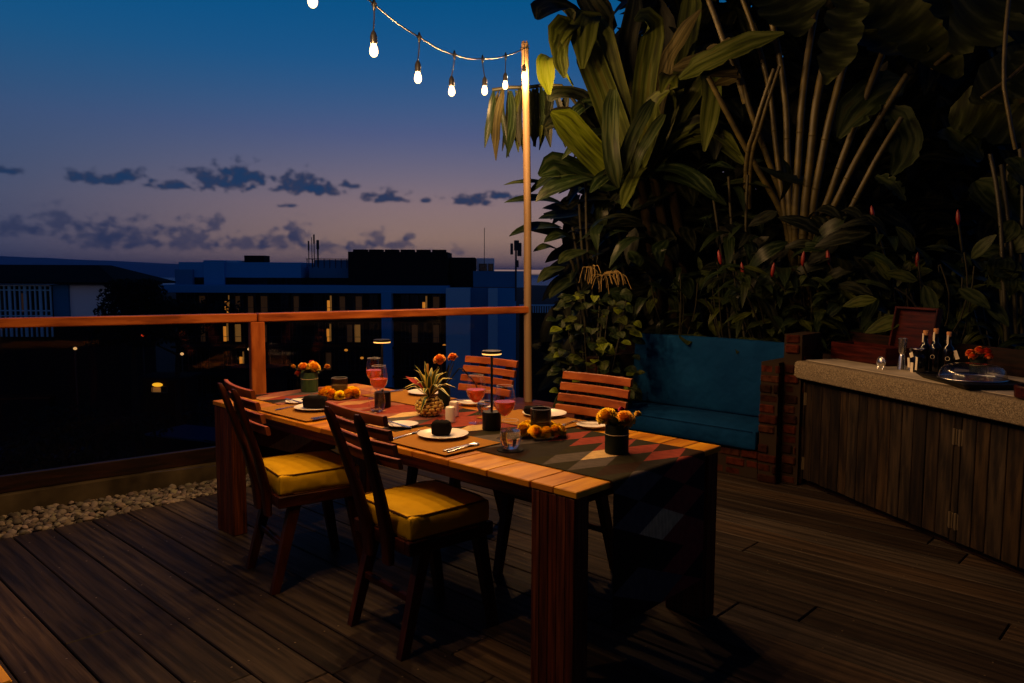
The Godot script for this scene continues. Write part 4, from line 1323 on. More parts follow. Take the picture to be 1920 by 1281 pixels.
# ---------------------------------------------------------------- string lights
func build_string_lights() -> void:
	# pole
	var pole = thing("light_pole", "slender pale pole carrying the end of the bulb string", "pole", Vector3(-1.535, 0.38, -2.405))
	var b = Bag.new()
	b.tube([Vector3(0.012, 0, -0.01), Vector3(0.006, 0.8, 0), Vector3(0, 1.6, 0), Vector3(-0.012, 2.4, 0.01), Vector3(-0.024, 3.025, 0.02)], [0.0345, 0.0335, 0.0325, 0.0315, 0.0305], 18)
	part("shaft", b.mesh(), M.pole, pole)
	b = Bag.new()
	for i in 5:
		b.ball(Vector3(-0.024 + cos(i * 1.3) * 0.02, 3.03, 0.02 + sin(i * 1.3) * 0.02), Vector3(0.009, 0.02, 0.009), 6, 4)
	part("frayed_top", b.mesh(), M.pole, pole)
	b = Bag.new()
	var ring = []
	for i in 13: ring.append(Vector3(-0.024 + 0.036 * cos(TAU * i / 12), 2.985 + 0.004 * sin(i * 2.0), 0.02 + 0.036 * sin(TAU * i / 12)))
	b.tube(ring, 0.004, 6, false)
	b.tube([Vector3(0.01, 2.985, 0.03), Vector3(0.035, 2.99, 0.05), Vector3(0.06, 2.985, 0.05)], 0.003, 5)
	part("wire_tie", b.mesh(), M.wire, pole)
	# string: hooks at equal steps, sagging between pole and a far post out of view
	var p0 = Vector3(-1.548, 3.365, -2.375)
	var st = Vector3(0.2576, 0, 0.4996)
	var hs = [3.365, 3.154, 2.984, 2.861, 2.807, 2.801, 2.855, 2.93, 3.03, 3.15, 3.29, 3.44]
	var hooks = []
	for i in hs.size():
		hooks.append(Vector3(p0.x + st.x * i, hs[i], p0.z + st.z * i))
	var post = thing("light_post", "tall pale post behind the viewer that holds the other end of the bulb string", "pole", Vector3(hooks[11].x + 0.05, 0, hooks[11].z))
	var pb = Bag.new()
	pb.tube([Vector3(), Vector3(0, 3.5, 0)], 0.033, 12)
	part("shaft", pb.mesh(), M.pole, post)
	var s = thing("light_string", "black cable of the bulb string sagging from the pole towards the upper left", "cable")
	var cb = Bag.new()
	cb.tube(bent([hooks[0], hooks[1], hooks[2], hooks[3], hooks[4], hooks[5], hooks[6], hooks[7], hooks[8], hooks[9], hooks[10], hooks[11]], 90), 0.0042, 7)
	part("cable", cb.mesh(), M.wire, s)
	for i in hooks.size():
		var h = hooks[i]
		var kb = Bag.new()
		kb.tube([h + Vector3(0, 0.025, 0), h + Vector3(0.004, 0.0, 0.002), h + Vector3(0, -0.03, 0)], [0.005, 0.011, 0.006], 7)
		kb.tube([h + Vector3(-0.02, 0.004, -0.004), h + Vector3(0.022, -0.004, 0.004)], 0.006, 6)
		part("knot", kb.mesh(), M.wire, s)
	var where = ["leftmost lit bulb, cut off by the top of the picture", "largest whole lit bulb, at the left of the string", "second whole lit bulb from the left of the string", "third whole lit bulb from the left, at the lowest sag", "fourth whole lit bulb from the left, on a bent lead", "lit bulb just left of the pole, before the hanging leaves", "lit bulb hanging against the top of the pole"]
	for i in 9:
		var h = hooks[i]
		var lab = where[6 - i] if i < 7 else ["lit bulb high above the near chair, beyond the top edge", "lit bulb beyond the top edge, nearest the viewer"][i - 7]
		if i == 0: h = h + Vector3(0.045, -0.02, 0.05)
		hang_bulb(h, lab, i)

func hang_bulb(h: Vector3, lab: String, i: int) -> void:
	var t = thing("bulb", lab, "light bulb", h, 0.0, "lit bulbs hanging from the string")
	var sway = Vector3([0.0, 0.004, 0.022, -0.012, -0.002, 0.004][i % 6], 0, 0.006) * 1.4
	var lb = Bag.new()
	lb.tube(bent([Vector3(0, -0.005, 0), Vector3(sway.x * 0.2, -0.06, 0), sway + Vector3(0, -0.13, 0)], 6), 0.0038, 6)
	part("lead", lb.mesh(), M.wire, t)
	var at = sway + Vector3(0, -0.13, 0)
	part("socket", lathed([[0.0, -0.062], [0.016, -0.062], [0.0175, -0.055], [0.0175, -0.025], [0.012, -0.008], [0.005, 0.002], [0.0, 0.002]], 14), M.wire, t, Transform3D(Basis(), at))
	part("glass_bulb", lathed([[0.0, -0.063], [0.009, -0.061], [0.0165, -0.054], [0.0205, -0.043], [0.0212, -0.035], [0.019, -0.021], [0.014, -0.007], [0.011, 0.0], [0.0, 0.001]], 16), M.bulb, t, Transform3D(Basis(), at + Vector3(0, -0.062, 0)))
	var o = OmniLight3D.new()
	o.name = "bulb_light"
	o.position = at + Vector3(0, -0.098, 0)
	o.light_color = BULB_COLOR.linear_to_srgb()
	o.light_energy = BULB_ENERGY
	o.light_size = 0.02
	o.omni_range = 30.0
	o.omni_attenuation = 2.0
	o.shadow_enabled = true
	t.add_child(o)

const BULB_COLOR = Color(1.0, 0.55, 0.21)

# ---------------------------------------------------------------- on the table
func cutlery(kind: String) -> ArrayMesh:   # lies along +z, working end away
	var b = Bag.new()
	var prof
	if kind == "knife": prof = [[0.0, 0.006, 0.004], [0.02, 0.0075, 0.004], [0.09, 0.0065, 0.004], [0.10, 0.007, 0.003], [0.13, 0.0095, 0.002], [0.18, 0.010, 0.002], [0.205, 0.006, 0.002], [0.212, 0.001, 0.002]]
	elif kind == "spoon": prof = [[0.0, 0.004, 0.003], [0.01, 0.0075, 0.003], [0.06, 0.0050, 0.004], [0.125, 0.0034, 0.005], [0.14, 0.008, 0.004], [0.155, 0.017, 0.002], [0.172, 0.0205, 0.001], [0.19, 0.017, 0.002], [0.203, 0.002, 0.004]]
	else: prof = [[0.0, 0.004, 0.003], [0.01, 0.0075, 0.003], [0.06, 0.0050, 0.004], [0.125, 0.0034, 0.005], [0.14, 0.008, 0.005], [0.152, 0.0125, 0.004], [0.162, 0.0125, 0.003]]
	for layer in [0.0, 0.0022]:
		var P = PackedVector3Array()
		for p in prof:
			for j in 5:
				var s = (j - 2) / 2.0
				var dish = 0.0
				if kind == "spoon" and p[0] > 0.135: dish = -0.004 * (1.0 - s * s) + 0.003
				P.append(Vector3(s * p[1], p[2] + layer + dish - 0.0008 * s * s, p[0]))
		b.grid(P, prof.size(), 5, -1.0 if layer == 0.0 else 1.0)
	if kind == "fork":
		for k in 4:
			b.tube([Vector3(-0.0105 + k * 0.007, 0.0045, 0.160), Vector3(-0.0105 + k * 0.007, 0.004, 0.185), Vector3(-0.0095 + k * 0.0064, 0.008, 0.205)], [0.0017, 0.0016, 0.0009], 5)
	return b.mesh()

func wine_glass(at: Vector3, label: String) -> void:
	var t = thing("wine_glass", label, "wine glass", at, 0.0, "stemmed glasses of rose wine")
	part("foot", lathed([[0.0, 0.0], [0.036, 0.0], [0.037, 0.0015], [0.030, 0.003], [0.012, 0.006], [0.0045, 0.014], [0.0034, 0.05], [0.0036, 0.088], [0.007, 0.099], [0.0, 0.101]], 28), M.glass, t)
	part("bowl", lathed([[0.0, 0.099], [0.012, 0.102], [0.028, 0.115], [0.041, 0.134], [0.0475, 0.156], [0.048, 0.172], [0.045, 0.196], [0.040, 0.218], [0.0365, 0.236]], 32), M.glass, t)
	part("rim", ring_mesh(0.0365, 0.236, 0.0009), M.glassrim, t)
	part("wine", lathed([[0.0, 0.1015], [0.011, 0.104], [0.0268, 0.117], [0.0395, 0.1355], [0.0462, 0.1565], [0.0467, 0.166], [0.0455, 0.1665], [0.0, 0.1655]], 32), M.wine, t)

func ring_mesh(r: float, y: float, w: float) -> ArrayMesh:
	var b = Bag.new()
	var pts = []
	for i in 33: pts.append(Vector3(cos(TAU * i / 32) * r, y, sin(TAU * i / 32) * r))
	b.tube(pts, w, 5, false)
	return b.mesh()

func tumbler(at: Vector3, fill: float, label: String, coaster := false) -> void:
	var y = 0.0
	if coaster:
		single("coaster", lathed([[0.0, 0.0], [0.055, 0.0], [0.056, 0.002], [0.055, 0.004], [0.0, 0.004]], 28), M.black, "round black coaster under the nearest water glass", "coaster", at)
		y = 0.0045
	var t = thing("water_glass", label, "water glass", at + Vector3(0, y, 0), 0.0, "stemless water glasses")
	part("glass", lathed([[0.0, 0.0], [0.024, 0.0], [0.030, 0.004], [0.038, 0.020], [0.0435, 0.042], [0.0438, 0.055], [0.041, 0.080], [0.0365, 0.105], [0.034, 0.122]], 32), M.glass, t)
	part("rim", ring_mesh(0.034, 0.122, 0.0009), M.glassrim, t)
	part("base", lathed([[0.0, 0.002], [0.023, 0.002], [0.029, 0.006], [0.033, 0.013], [0.0, 0.012]], 28), M.water, t)
	if fill > 0.0:
		part("water", lathed([[0.0, 0.0135], [0.033, 0.0145], [0.037, 0.021], [0.0424, 0.0425], [0.0427, 0.055], [0.0415, fill], [0.0, fill]], 32), M.water, t)

func napkin_roll(at: Vector3, turn: float, label: String, s := Vector3(1, 1, 1)) -> void:
	var t = thing("napkin", label, "napkin", at, turn, "dark folded napkins on the plates")
	var P = PackedVector3Array()
	var b = Bag.new()
	var f = FastNoiseLite.new()
	f.seed = int(at.x * 100.0) + 50
	f.frequency = 9.0
	for i in 11:
		var u = i / 10.0 * 2.0 - 1.0
		var sz = pow(maxf(0.0, 1.0 - pow(absf(u), 6.0)), 0.35)
		for j in 21:
			var an = TAU * (j % 20) / 20.0
			var cx = signf(cos(an)) * pow(absf(cos(an)), 0.6)
			var cy = signf(sin(an)) * pow(absf(sin(an)), 0.6)
			var p = Vector3(u * 0.050, 0.033 + cy * 0.032 * sz, cx * 0.034 * sz) * s
			P.append(p * (1.0 + 0.10 * f.get_noise_3dv(p * 6.0)))
	b.grid(P, 11, 21, -1.0, true, Vector2(0.3, 0.3))
	part("roll", b.mesh(), M.napkin, t)
	var fb = Bag.new()
	fb.tube(bent([Vector3(-0.046, 0.05, 0.026) * s, Vector3(0, 0.052, 0.0275) * s, Vector3(0.046, 0.049, 0.026) * s], 7), 0.0035, 6)
	part("fold", fb.mesh(), M.napkin, t)

func build_settings() -> void:
	M.glassrim = plain(Color(1, 1, 1, 0.35), 0.05)
	M.glassrim.transparency = BaseMaterial3D.TRANSPARENCY_ALPHA
	var plate = lathed([[0.0, 0.002], [0.06, 0.002], [0.062, 0.0], [0.070, 0.0], [0.085, 0.006], [0.112, 0.0155], [0.114, 0.0175], [0.111, 0.0185], [0.088, 0.011], [0.072, 0.0065], [0.0, 0.006]], 40)
	var small = lathed([[0.0, 0.002], [0.04, 0.0], [0.048, 0.0], [0.060, 0.006], [0.074, 0.013], [0.075, 0.0148], [0.072, 0.0155], [0.058, 0.0095], [0.045, 0.006], [0.0, 0.0055]], 36)
	var spot = ["nearest setting, by the near chair", "setting by the left chair", "far setting before the chair at the blue seat", "far setting behind the pineapple"]
	var mats = [Vector3(0.40, 0, 0.315), Vector3(-0.62, 0, 0.32), Vector3(0.40, 0, -0.335), Vector3(-0.60, 0, -0.345)]
	var knife = cutlery("knife")
	var spoon = cutlery("spoon")
	var fork = cutlery("fork")
	for i in 4:
		var m = mats[i]
		var sg = 1.0 if i < 2 else -1.0
		var y = TOP + 0.0065
		single("placemat", boxmesh(Vector3(0.50, 0.003, 0.318), 0.001, 0), M.jute, "woven tan placemat, " + spot[i], "placemat", Vector3(m.x, TOP + 0.008, m.z), 0.0, "woven placemats")
		y = TOP + 0.0098
		var pz = [0.252, 0.268, -0.449, -0.484][i]
		var pxx = [0.383, -0.615, 0.37, -0.598][i]
		single("plate", plate, M.ceramic, "white dinner plate, " + spot[i], "plate", Vector3(pxx, y, pz), 0.0, "white dinner plates")
		if i < 3:
			napkin_roll(Vector3(pxx - (0.01 if i != 2 else 0.03), y + 0.006, pz + (0.0 if i != 2 else 0.04)), [0.70, 0.75, 0.9][i], "black rolled napkin on the white plate, " + spot[i], [Vector3(0.95, 1.0, 1.0), Vector3(1.35, 1.0, 1.2), Vector3(1.2, 0.7, 1.1)][i])
		# knife and spoon on the sitter's right, fork on the left
		var kx = [0.600, -0.39, 0.12, -0.80][i]
		var kz = [0.44, 0.44, -0.46, -0.46][i]
		var tn = (PI if sg > 0 else 0.0)
		single("knife", knife, M.steel, "steel table knife, " + spot[i], "knife", Vector3(kx, y, kz), tn + 0.08 * sg, "steel cutlery")
		single("spoon", spoon, M.steel, "steel table spoon, " + spot[i], "spoon", Vector3(kx + 0.028 * sg, y, kz + 0.005), tn + 0.14, "steel cutlery")
		single("fork", fork, M.steel, "steel table fork, " + spot[i], "fork", Vector3([0.272, -0.735, 0.575, -0.70][i] if i < 3 else -0.45, y, [0.445, 0.44, -0.46, -0.45][i]), tn + 0.2, "steel cutlery")
		var bx = [0.057, -0.874, 0.711, -0.166][i]
		var bz = [0.219, 0.214, -0.402, -0.440][i]
		single("side_plate", small, M.ceramic, "small bread plate, " + spot[i], "plate", Vector3(bx, TOP + 0.0055, bz), 0.0, "small white bread plates")
		single("butter_knife", knife, M.steel, "butter knife on the bread plate, " + spot[i], "knife", Vector3(bx - 0.09, TOP + 0.0205, bz + 0.03), [1.15, 1.2, 2.0, 1.9][i] + 0.35, "steel cutlery")
	wine_glass(Vector3(0.586, TOP + 0.004, 0.068), "glass of rose wine standing behind the nearest water glass")
	wine_glass(Vector3(0.242, TOP + 0.004, -0.087), "glass of rose wine left of the near table lamp")
	wine_glass(Vector3(-0.404, TOP + 0.004, 0.013), "glass of rose wine right of the far marigold ring, front one of two")
	wine_glass(Vector3(-0.724, TOP + 0.004, -0.192), "glass of rose wine farthest back, behind another wine glass")
	tumbler(Vector3(0.76, TOP + 0.004, 0.214), 0.078, "water glass on a black coaster, nearest the camera", true)
	tumbler(Vector3(-0.348, TOP + 0.004, 0.068), 0.0, "empty water glass in front of a wine glass, by the near chair's back")
	tumbler(Vector3(0.113, TOP + 0.004, -0.278), 0.06, "water glass at the back, behind the near table lamp")

func bloom_mesh(r: float, n: int, base: Color) -> ArrayMesh:   # a marigold: crowded ruffled petals
	var b = Bag.new()
	for i in n:
		var k = (i + 0.5) / n
		var la = asin(1.0 - 1.25 * k)
		var an = i * 2.39996
		var d = Vector3(cos(an) * cos(la), sin(la), sin(an) * cos(la))
		var s1 = d.cross(Vector3(0.2, 1, 0.1)).normalized()
		var up = s1.cross(d).normalized()
		var w = r * rng.randf_range(0.20, 0.30)
		var root = d * r * 0.45
		var tip = d * r * rng.randf_range(0.88, 1.12)
		b.tint = base * rng.randf_range(0.72, 1.15)
		b.tint.a = 1.0
		var nn = (d + up * 0.7).normalized()
		var i0 = b.vert(root, nn, Vector2())
		var i1 = b.vert(tip + s1 * w + up * w * 0.3, nn, Vector2())
		var i2 = b.vert(tip * 1.03 + up * w * 0.8, nn, Vector2())
		var i3 = b.vert(tip - s1 * w + up * w * 0.3, nn, Vector2())
		b.tri(i0, i1, i2)
		b.tri(i0, i2, i3)
	b.tint = base * 0.75
	b.tint.a = 1.0
	b.ball(Vector3(), Vector3(r, r, r) * 0.62, 8, 5)
	return b.mesh()

func bamboo_pot(at: Vector3, r: float, h: float, mat: Material, label: String, flowers: Array) -> void:
	var t = thing("flower_pot", label, "flower pot", at)
	part("pot", lathed([[0.0, 0.0], [r * 0.96, 0.0], [r, 0.004], [r, h * 0.64], [r * 1.02, h * 0.66], [r, h * 0.68], [r * 0.97, h], [r * 0.88, h], [r * 0.88, h - 0.02], [0.0, h - 0.02]], 28), mat, t)
	part("twine", ring_mesh(r * 1.015, h * 0.665, 0.0016), M.twine, t)
	for k in flowers.size():
		var a = flowers[k]
		var p = Vector3(a[0], h + a[1], a[2])
		var sb = Bag.new()
		sb.tube([Vector3(a[0] * 0.3, h - 0.02, a[2] * 0.3), p], 0.0022, 5)
		part("stalk", sb.mesh(), M.stem, t)
		var fl = part("bloom", bloom_mesh(a[3], 150, a[4]), M.petal, t, Transform3D(Basis.from_euler(Vector3(rng.randf() - 0.5, rng.randf() * 6, rng.randf() - 0.5)), p))
	for k in 9:
		var an = k * 2.4 + at.x
		var lb = Bag.new()
		var d = Vector3(cos(an), 0, sin(an))
		blade(lb, bent([Vector3(0, h - 0.01, 0) + d * r * 0.5, Vector3(0, h + 0.02, 0) + d * r * 1.0, Vector3(0, h + rng.randf_range(-0.01, 0.05), 0) + d * r * 1.5], 7), 0.028, Vector3(0, 1, 0.2), 1)
		part("leaf", lb.mesh(), M.green, t)

func garland(at: Vector3, r: float, n: int, label: String) -> void:
	var t = thing("marigold_ring", label, "flower garland", at, 0.0, "marigold rings round the candles")
	var kinds = []
	for i in 4: kinds.append(bloom_mesh(0.029 + 0.0022 * i, 190, [Color(1.0, 0.56, 0.01), Color(1.0, 0.64, 0.015), Color(1.0, 0.48, 0.008), Color(1.0, 0.60, 0.015)][i]))
	for i in n:
		var an = TAU * i / n + rng.randf_range(-0.1, 0.1)
		part("bloom", kinds[i % 4], M.petal, t, Transform3D(Basis.from_euler(Vector3(rng.randf_range(-0.7, 0.7), rng.randf() * 6, rng.randf_range(-0.7, 0.7))), Vector3(cos(an) * (r + rng.randf_range(-0.008, 0.008)), 0.018 + rng.randf() * 0.012, sin(an) * (r + rng.randf_range(-0.008, 0.008)))))

func candle(at: Vector3, r: float, h: float, mat: Material, fill: float, label: String) -> void:
	var t = thing("candle_jar", label, "candle", at)
	part("jar", lathed([[0.0, 0.0], [r * 0.96, 0.0], [r, 0.004], [r, h], [r * 0.955, h], [r * 0.955, fill + 0.001]], 30), mat, t)
	part("rim", ring_mesh(r * 0.98, h, 0.0012), M.glassrim, t)
	part("wax", lathed([[0.0, 0.004], [r * 0.94, 0.004], [r * 0.94, fill], [0.0, fill - 0.002]], 26), M.wax, t)
	var b = Bag.new()
	b.tube([Vector3(0, fill - 0.003, 0), Vector3(0.002, fill + 0.012, 0)], 0.0012, 5)
	part("wick", b.mesh(), M.black, t)

func lamp(at: Vector3, label: String) -> void:
	var t = thing("table_lamp", label, "table lamp", at, 0.0, "black rechargeable table lamps")
	part("base", lathed([[0.0, 0.0], [0.042, 0.0], [0.044, 0.003], [0.044, 0.081], [0.042, 0.084], [0.0, 0.084]], 32), M.blackmetal, t)
	var b = Bag.new()
	b.tube([Vector3(0, 0.08, 0), Vector3(0, 0.352, 0)], 0.0058, 10)
	part("stem", b.mesh(), M.blackmetal, t)
	part("head", lathed([[0.0, 0.357], [0.040, 0.357], [0.0455, 0.358], [0.047, 0.361], [0.047, 0.367], [0.045, 0.370], [0.0, 0.3705]], 36), M.blackmetal, t)
	part("led_ring", lathed([[0.0065, 0.3515], [0.043, 0.3515], [0.0455, 0.353], [0.0455, 0.3565], [0.040, 0.3566]], 36), M.led, t)
	var o = SpotLight3D.new()
	o.name = "lamp_light"
	o.position = Vector3(0.012, 0.349, 0.012)
	o.rotation.x = -PI / 2
	o.spot_angle = 74.0
	o.spot_angle_attenuation = 1.0
	o.light_color = Color(1.0, 0.62, 0.24).linear_to_srgb()
	o.light_energy = 0.014
	o.light_size = 0.04
	o.spot_range = 20.0
	o.spot_attenuation = 2.0
	o.shadow_enabled = true
	t.add_child(o)

func build_centrepieces() -> void:
	var y = TOP + 0.0055
	M.led = glow(c8(255, 186, 96), 1.6)
	lamp(Vector3(0.405, y, -0.032), "black stick lamp with glowing disc head, near one beside the wine glass")
	lamp(Vector3(-0.444, y, -0.041), "black stick lamp with glowing disc head, far one seen before the hotel")
	candle(Vector3(0.656, y, -0.095), 0.047, 0.122, M.tinted, 0.066, "black glass candle jar inside the near marigold ring")
	candle(Vector3(-0.905, y, -0.075), 0.047, 0.112, M.amber, 0.070, "amber glass candle jar inside the far marigold ring")
	garland(Vector3(0.672, y, -0.082), 0.080, 10, "ring of orange marigold heads round the black candle jar")
	garland(Vector3(-0.885, y, -0.060), 0.086, 11, "ring of orange marigold heads round the amber candle jar")
	bamboo_pot(Vector3(1.103, y, -0.056), 0.0485, 0.118, M.bamboodark, "dark green bamboo pot with two marigolds at the near end of the runner", [[-0.036, 0.018, 0.016, 0.042, Color(0.92, 0.56, 0.03)], [0.030, 0.012, -0.012, 0.041, Color(0.92, 0.42, 0.04)], [0.0, 0.052, -0.03, 0.014, Color(0.4, 0.04, 0.12)], [0.062, 0.040, -0.055, 0.014, Color(0.7, 0.42, 0.06)]])
	bamboo_pot(Vector3(-1.223, y, -0.07), 0.0525, 0.118, M.bamboo, "mid green bamboo pot with orange flowers at the far end of the table", [[-0.03, 0.02, 0.02, 0.034, Color(0.9, 0.40, 0.08)], [0.03, 0.024, -0.01, 0.040, Color(0.92, 0.50, 0.05)], [0.0, 0.05, -0.02, 0.020, Color(0.6, 0.06, 0.06)], [-0.085, 0.03, 0.06, 0.014, Color(0.7, 0.42, 0.08)], [0.075, 0.03, -0.08, 0.018, Color(0.7, 0.32, 0.06)], [-0.05, -0.01, 0.05, 0.018, Color(0.6, 0.16, 0.08)]])
	# dark vase with two tall flowers behind the pineapple
	var v = thing("flower_vase", "slim dark vase with two tall orange flowers behind the pineapple", "vase", Vector3(-0.250, y, -0.315))
	part("vase", lathed([[0.0, 0.0], [0.034, 0.0], [0.036, 0.004], [0.034, 0.09], [0.028, 0.12], [0.025, 0.12], [0.025, 0.10], [0.0, 0.10]], 24), M.bamboodark, v)
	for a in [[-0.02, 0.245, 0.012, 0.034], [0.035, 0.262, -0.035, 0.026]]:
		var sb = Bag.new()
		sb.tube(bent([Vector3(0, 0.10, 0), Vector3(a[0] * 0.4, 0.18, a[2] * 0.4), Vector3(a[0], a[1], a[2])], 6), 0.002, 5)
		part("stalk", sb.mesh(), M.stem, v)
		part("bloom", bloom_mesh(a[3], 140, Color(0.85, 0.32, 0.06)), M.petal, v, Transform3D(Basis.from_euler(Vector3(0.2, 0, 0.2)), Vector3(a[0], a[1], a[2])))
	var db = Bag.new()
	db.tube(bent([Vector3(0.01, 0.11, 0), Vector3(0.07, 0.215, -0.06), Vector3(0.13, 0.12, -0.12), Vector3(0.13, 0.05, -0.14)], 12), 0.004, 6)
	part("drooping_stalk", db.mesh(), M.dark, v)
	for k in 6:
		var lb = Bag.new()
		var an = k * 1.1
		blade(lb, bent([Vector3(0, 0.11, 0), Vector3(cos(an) * 0.03, 0.16, sin(an) * 0.03), Vector3(cos(an) * 0.06, 0.15 + 0.02 * k, sin(an) * 0.06)], 6), 0.022, Vector3(0, 1, 0.3), 1)
		part("leaf", lb.mesh(), M.brownleaf if k % 2 else M.dark, v)
	# pineapple
	var p = thing("pineapple", "small pineapple with striped yellow and green crown in the middle of the table", "pineapple", Vector3(-0.070, y, -0.055))
	var prof = []
	for i in 9:
		var u = i / 8.0
		prof.append([0.0 if i == 0 or i == 8 else 0.070 * pow(sin(PI * clampf(u * 0.92 + 0.05, 0, 1)), 0.55), 0.100 * u])
	part("core", lathed(prof, 20), plain(c8(98, 60, 26), 0.8), p)
	var eb = Bag.new()
	for ri in 6:
		var u = (ri + 0.55) / 6.3
		var rr = 0.070 * pow(sin(PI * clampf(u * 0.92 + 0.05, 0, 1)), 0.55)
		var n = 12 if ri > 0 and ri < 5 else 10
		for k in n:
			var an = TAU * (k + 0.5 * (ri % 2)) / n
			var d = Vector3(cos(an), (u - 0.5) * 1.1, sin(an)).normalized()
			var at = Vector3(cos(an) * rr, 0.100 * u, sin(an) * rr)
			var sx = d.cross(Vector3.UP).normalized()
			eb.xf = Transform3D(Basis(sx, sx.cross(d).normalized() * -1.0, d), at)
			var sz = TAU * rr / n * 0.54
			var sh = rng.randf_range(0.8, 1.15)
			eb.tint = Color(0.78 * sh, 0.52 * sh, 0.10 * sh)
			eb.ball(Vector3(), Vector3(sz * 0.94, 0.0092, 0.006), 6, 5)
	eb.xf = Transform3D()
	part("rind_eyes", eb.mesh(), M.petalplain, p)
	for k in 26:
		var an = k * 2.39996
		var ring = k / 26.0
		var up = lerpf(0.25, 1.5, ring)
		var l = lerpf(0.125, 0.165, rng.randf()) * (1.0 if ring < 0.85 else 0.9)
		var d = Vector3(cos(an), 0, sin(an))
		var base = Vector3(0, 0.098 + 0.03 * ring, 0) + d * 0.012
		var mid = base + d * l * 0.5 * cos(up * 0.8) + Vector3.UP * l * (0.35 + 0.4 * ring)
		var tip = base + d * l * cos(up * 0.85) * 1.0 + Vector3.UP * l * (0.12 + 0.95 * ring)
		var lb = Bag.new()
		striped(lb, bent([base, mid, tip], 9), 0.027, Vector3.UP + d * 0.3)
		part("crown_leaf", lb.mesh(), M.pineleaf, p)
	var fl = Bag.new()
	striped(fl, bent([Vector3(0.01, 0.10, 0.01), Vector3(0.045, 0.10, 0.066), Vector3(0.03, 0.03, 0.085)], 8), 0.022, Vector3(0.6, 0.5, 0.7))
	part("crown_leaf", fl.mesh(), M.pineleaf, p)
	var rl = Bag.new()
	blade(rl, bent([Vector3(0, 0.13, 0), Vector3(-0.05, 0.165, 0.035), Vector3(-0.105, 0.20, 0.07)], 8), 0.026, Vector3(0.5, 0.6, 0.6), 1)
	part("red_leaf", rl.mesh(), plain(c8(176, 24, 20), 0.5), p).set_meta("label", "pointed red leaf in the crown")
	var yl = Bag.new()
	yl.tube([Vector3(-0.01, 0.12, 0), Vector3(-0.012, 0.265, 0)], [0.004, 0.007], 6)
	part("flower_spike", yl.mesh(), plain(c8(196, 140, 60), 0.7), p)
	# salt and pepper
	for i in 2:
		var s = thing("shaker", ["white ceramic shaker, front one right of the pineapple", "white ceramic shaker, rear one half hidden behind its twin"][i], "shaker", [Vector3(0.135, y, -0.015), Vector3(0.030, y, -0.134)][i], 0.0, "white salt and pepper shakers")
		part("body", lathed([[0.0, 0.0], [0.023, 0.0], [0.0245, 0.002], [0.0245, 0.020], [0.0238, 0.021], [0.0245, 0.022], [0.0245, 0.066], [0.022, 0.074], [0.016, 0.077], [0.0, 0.0775]], 26), M.salt, s)

func striped(b: Bag, line: Array, w: float, look: Vector3) -> void:   # green leaf with yellow rims
	var k = line.size()
	for half in [[-1.0, -0.6], [-0.6, 0.6], [0.6, 1.0]]:
		var P = PackedVector3Array()
		for i in k:
			var t = float(i) / (k - 1)
			var T = (line[mini(i + 1, k - 1)] - line[maxi(i - 1, 0)]).normalized()
			var side = T.cross(look).normalized()
			var ww = w * 0.5 * minf(1.0, (1.02 - t) * 2.2) * minf(1.0, 0.7 + t)
			for s in half: P.append(line[i] + side * ww * s + side.cross(T) * absf(s) * ww * 0.35)
		b.tint = Color(0.045, 0.085, 0.02) if half[0] == -0.6 else Color(0.70, 0.55, 0.10)
		b.grid(P, k, 2, 1.0)

# ---------------------------------------------------------------- on the bar
func bar(x: float, z: float, y := 0.8945) -> Vector3:   # along the counter front, back from it
	return Vector3(0.688, y, -2.80) + Vector3(0.851, 0, 0.525) * x + Vector3(-0.525, 0, 0.851) * z

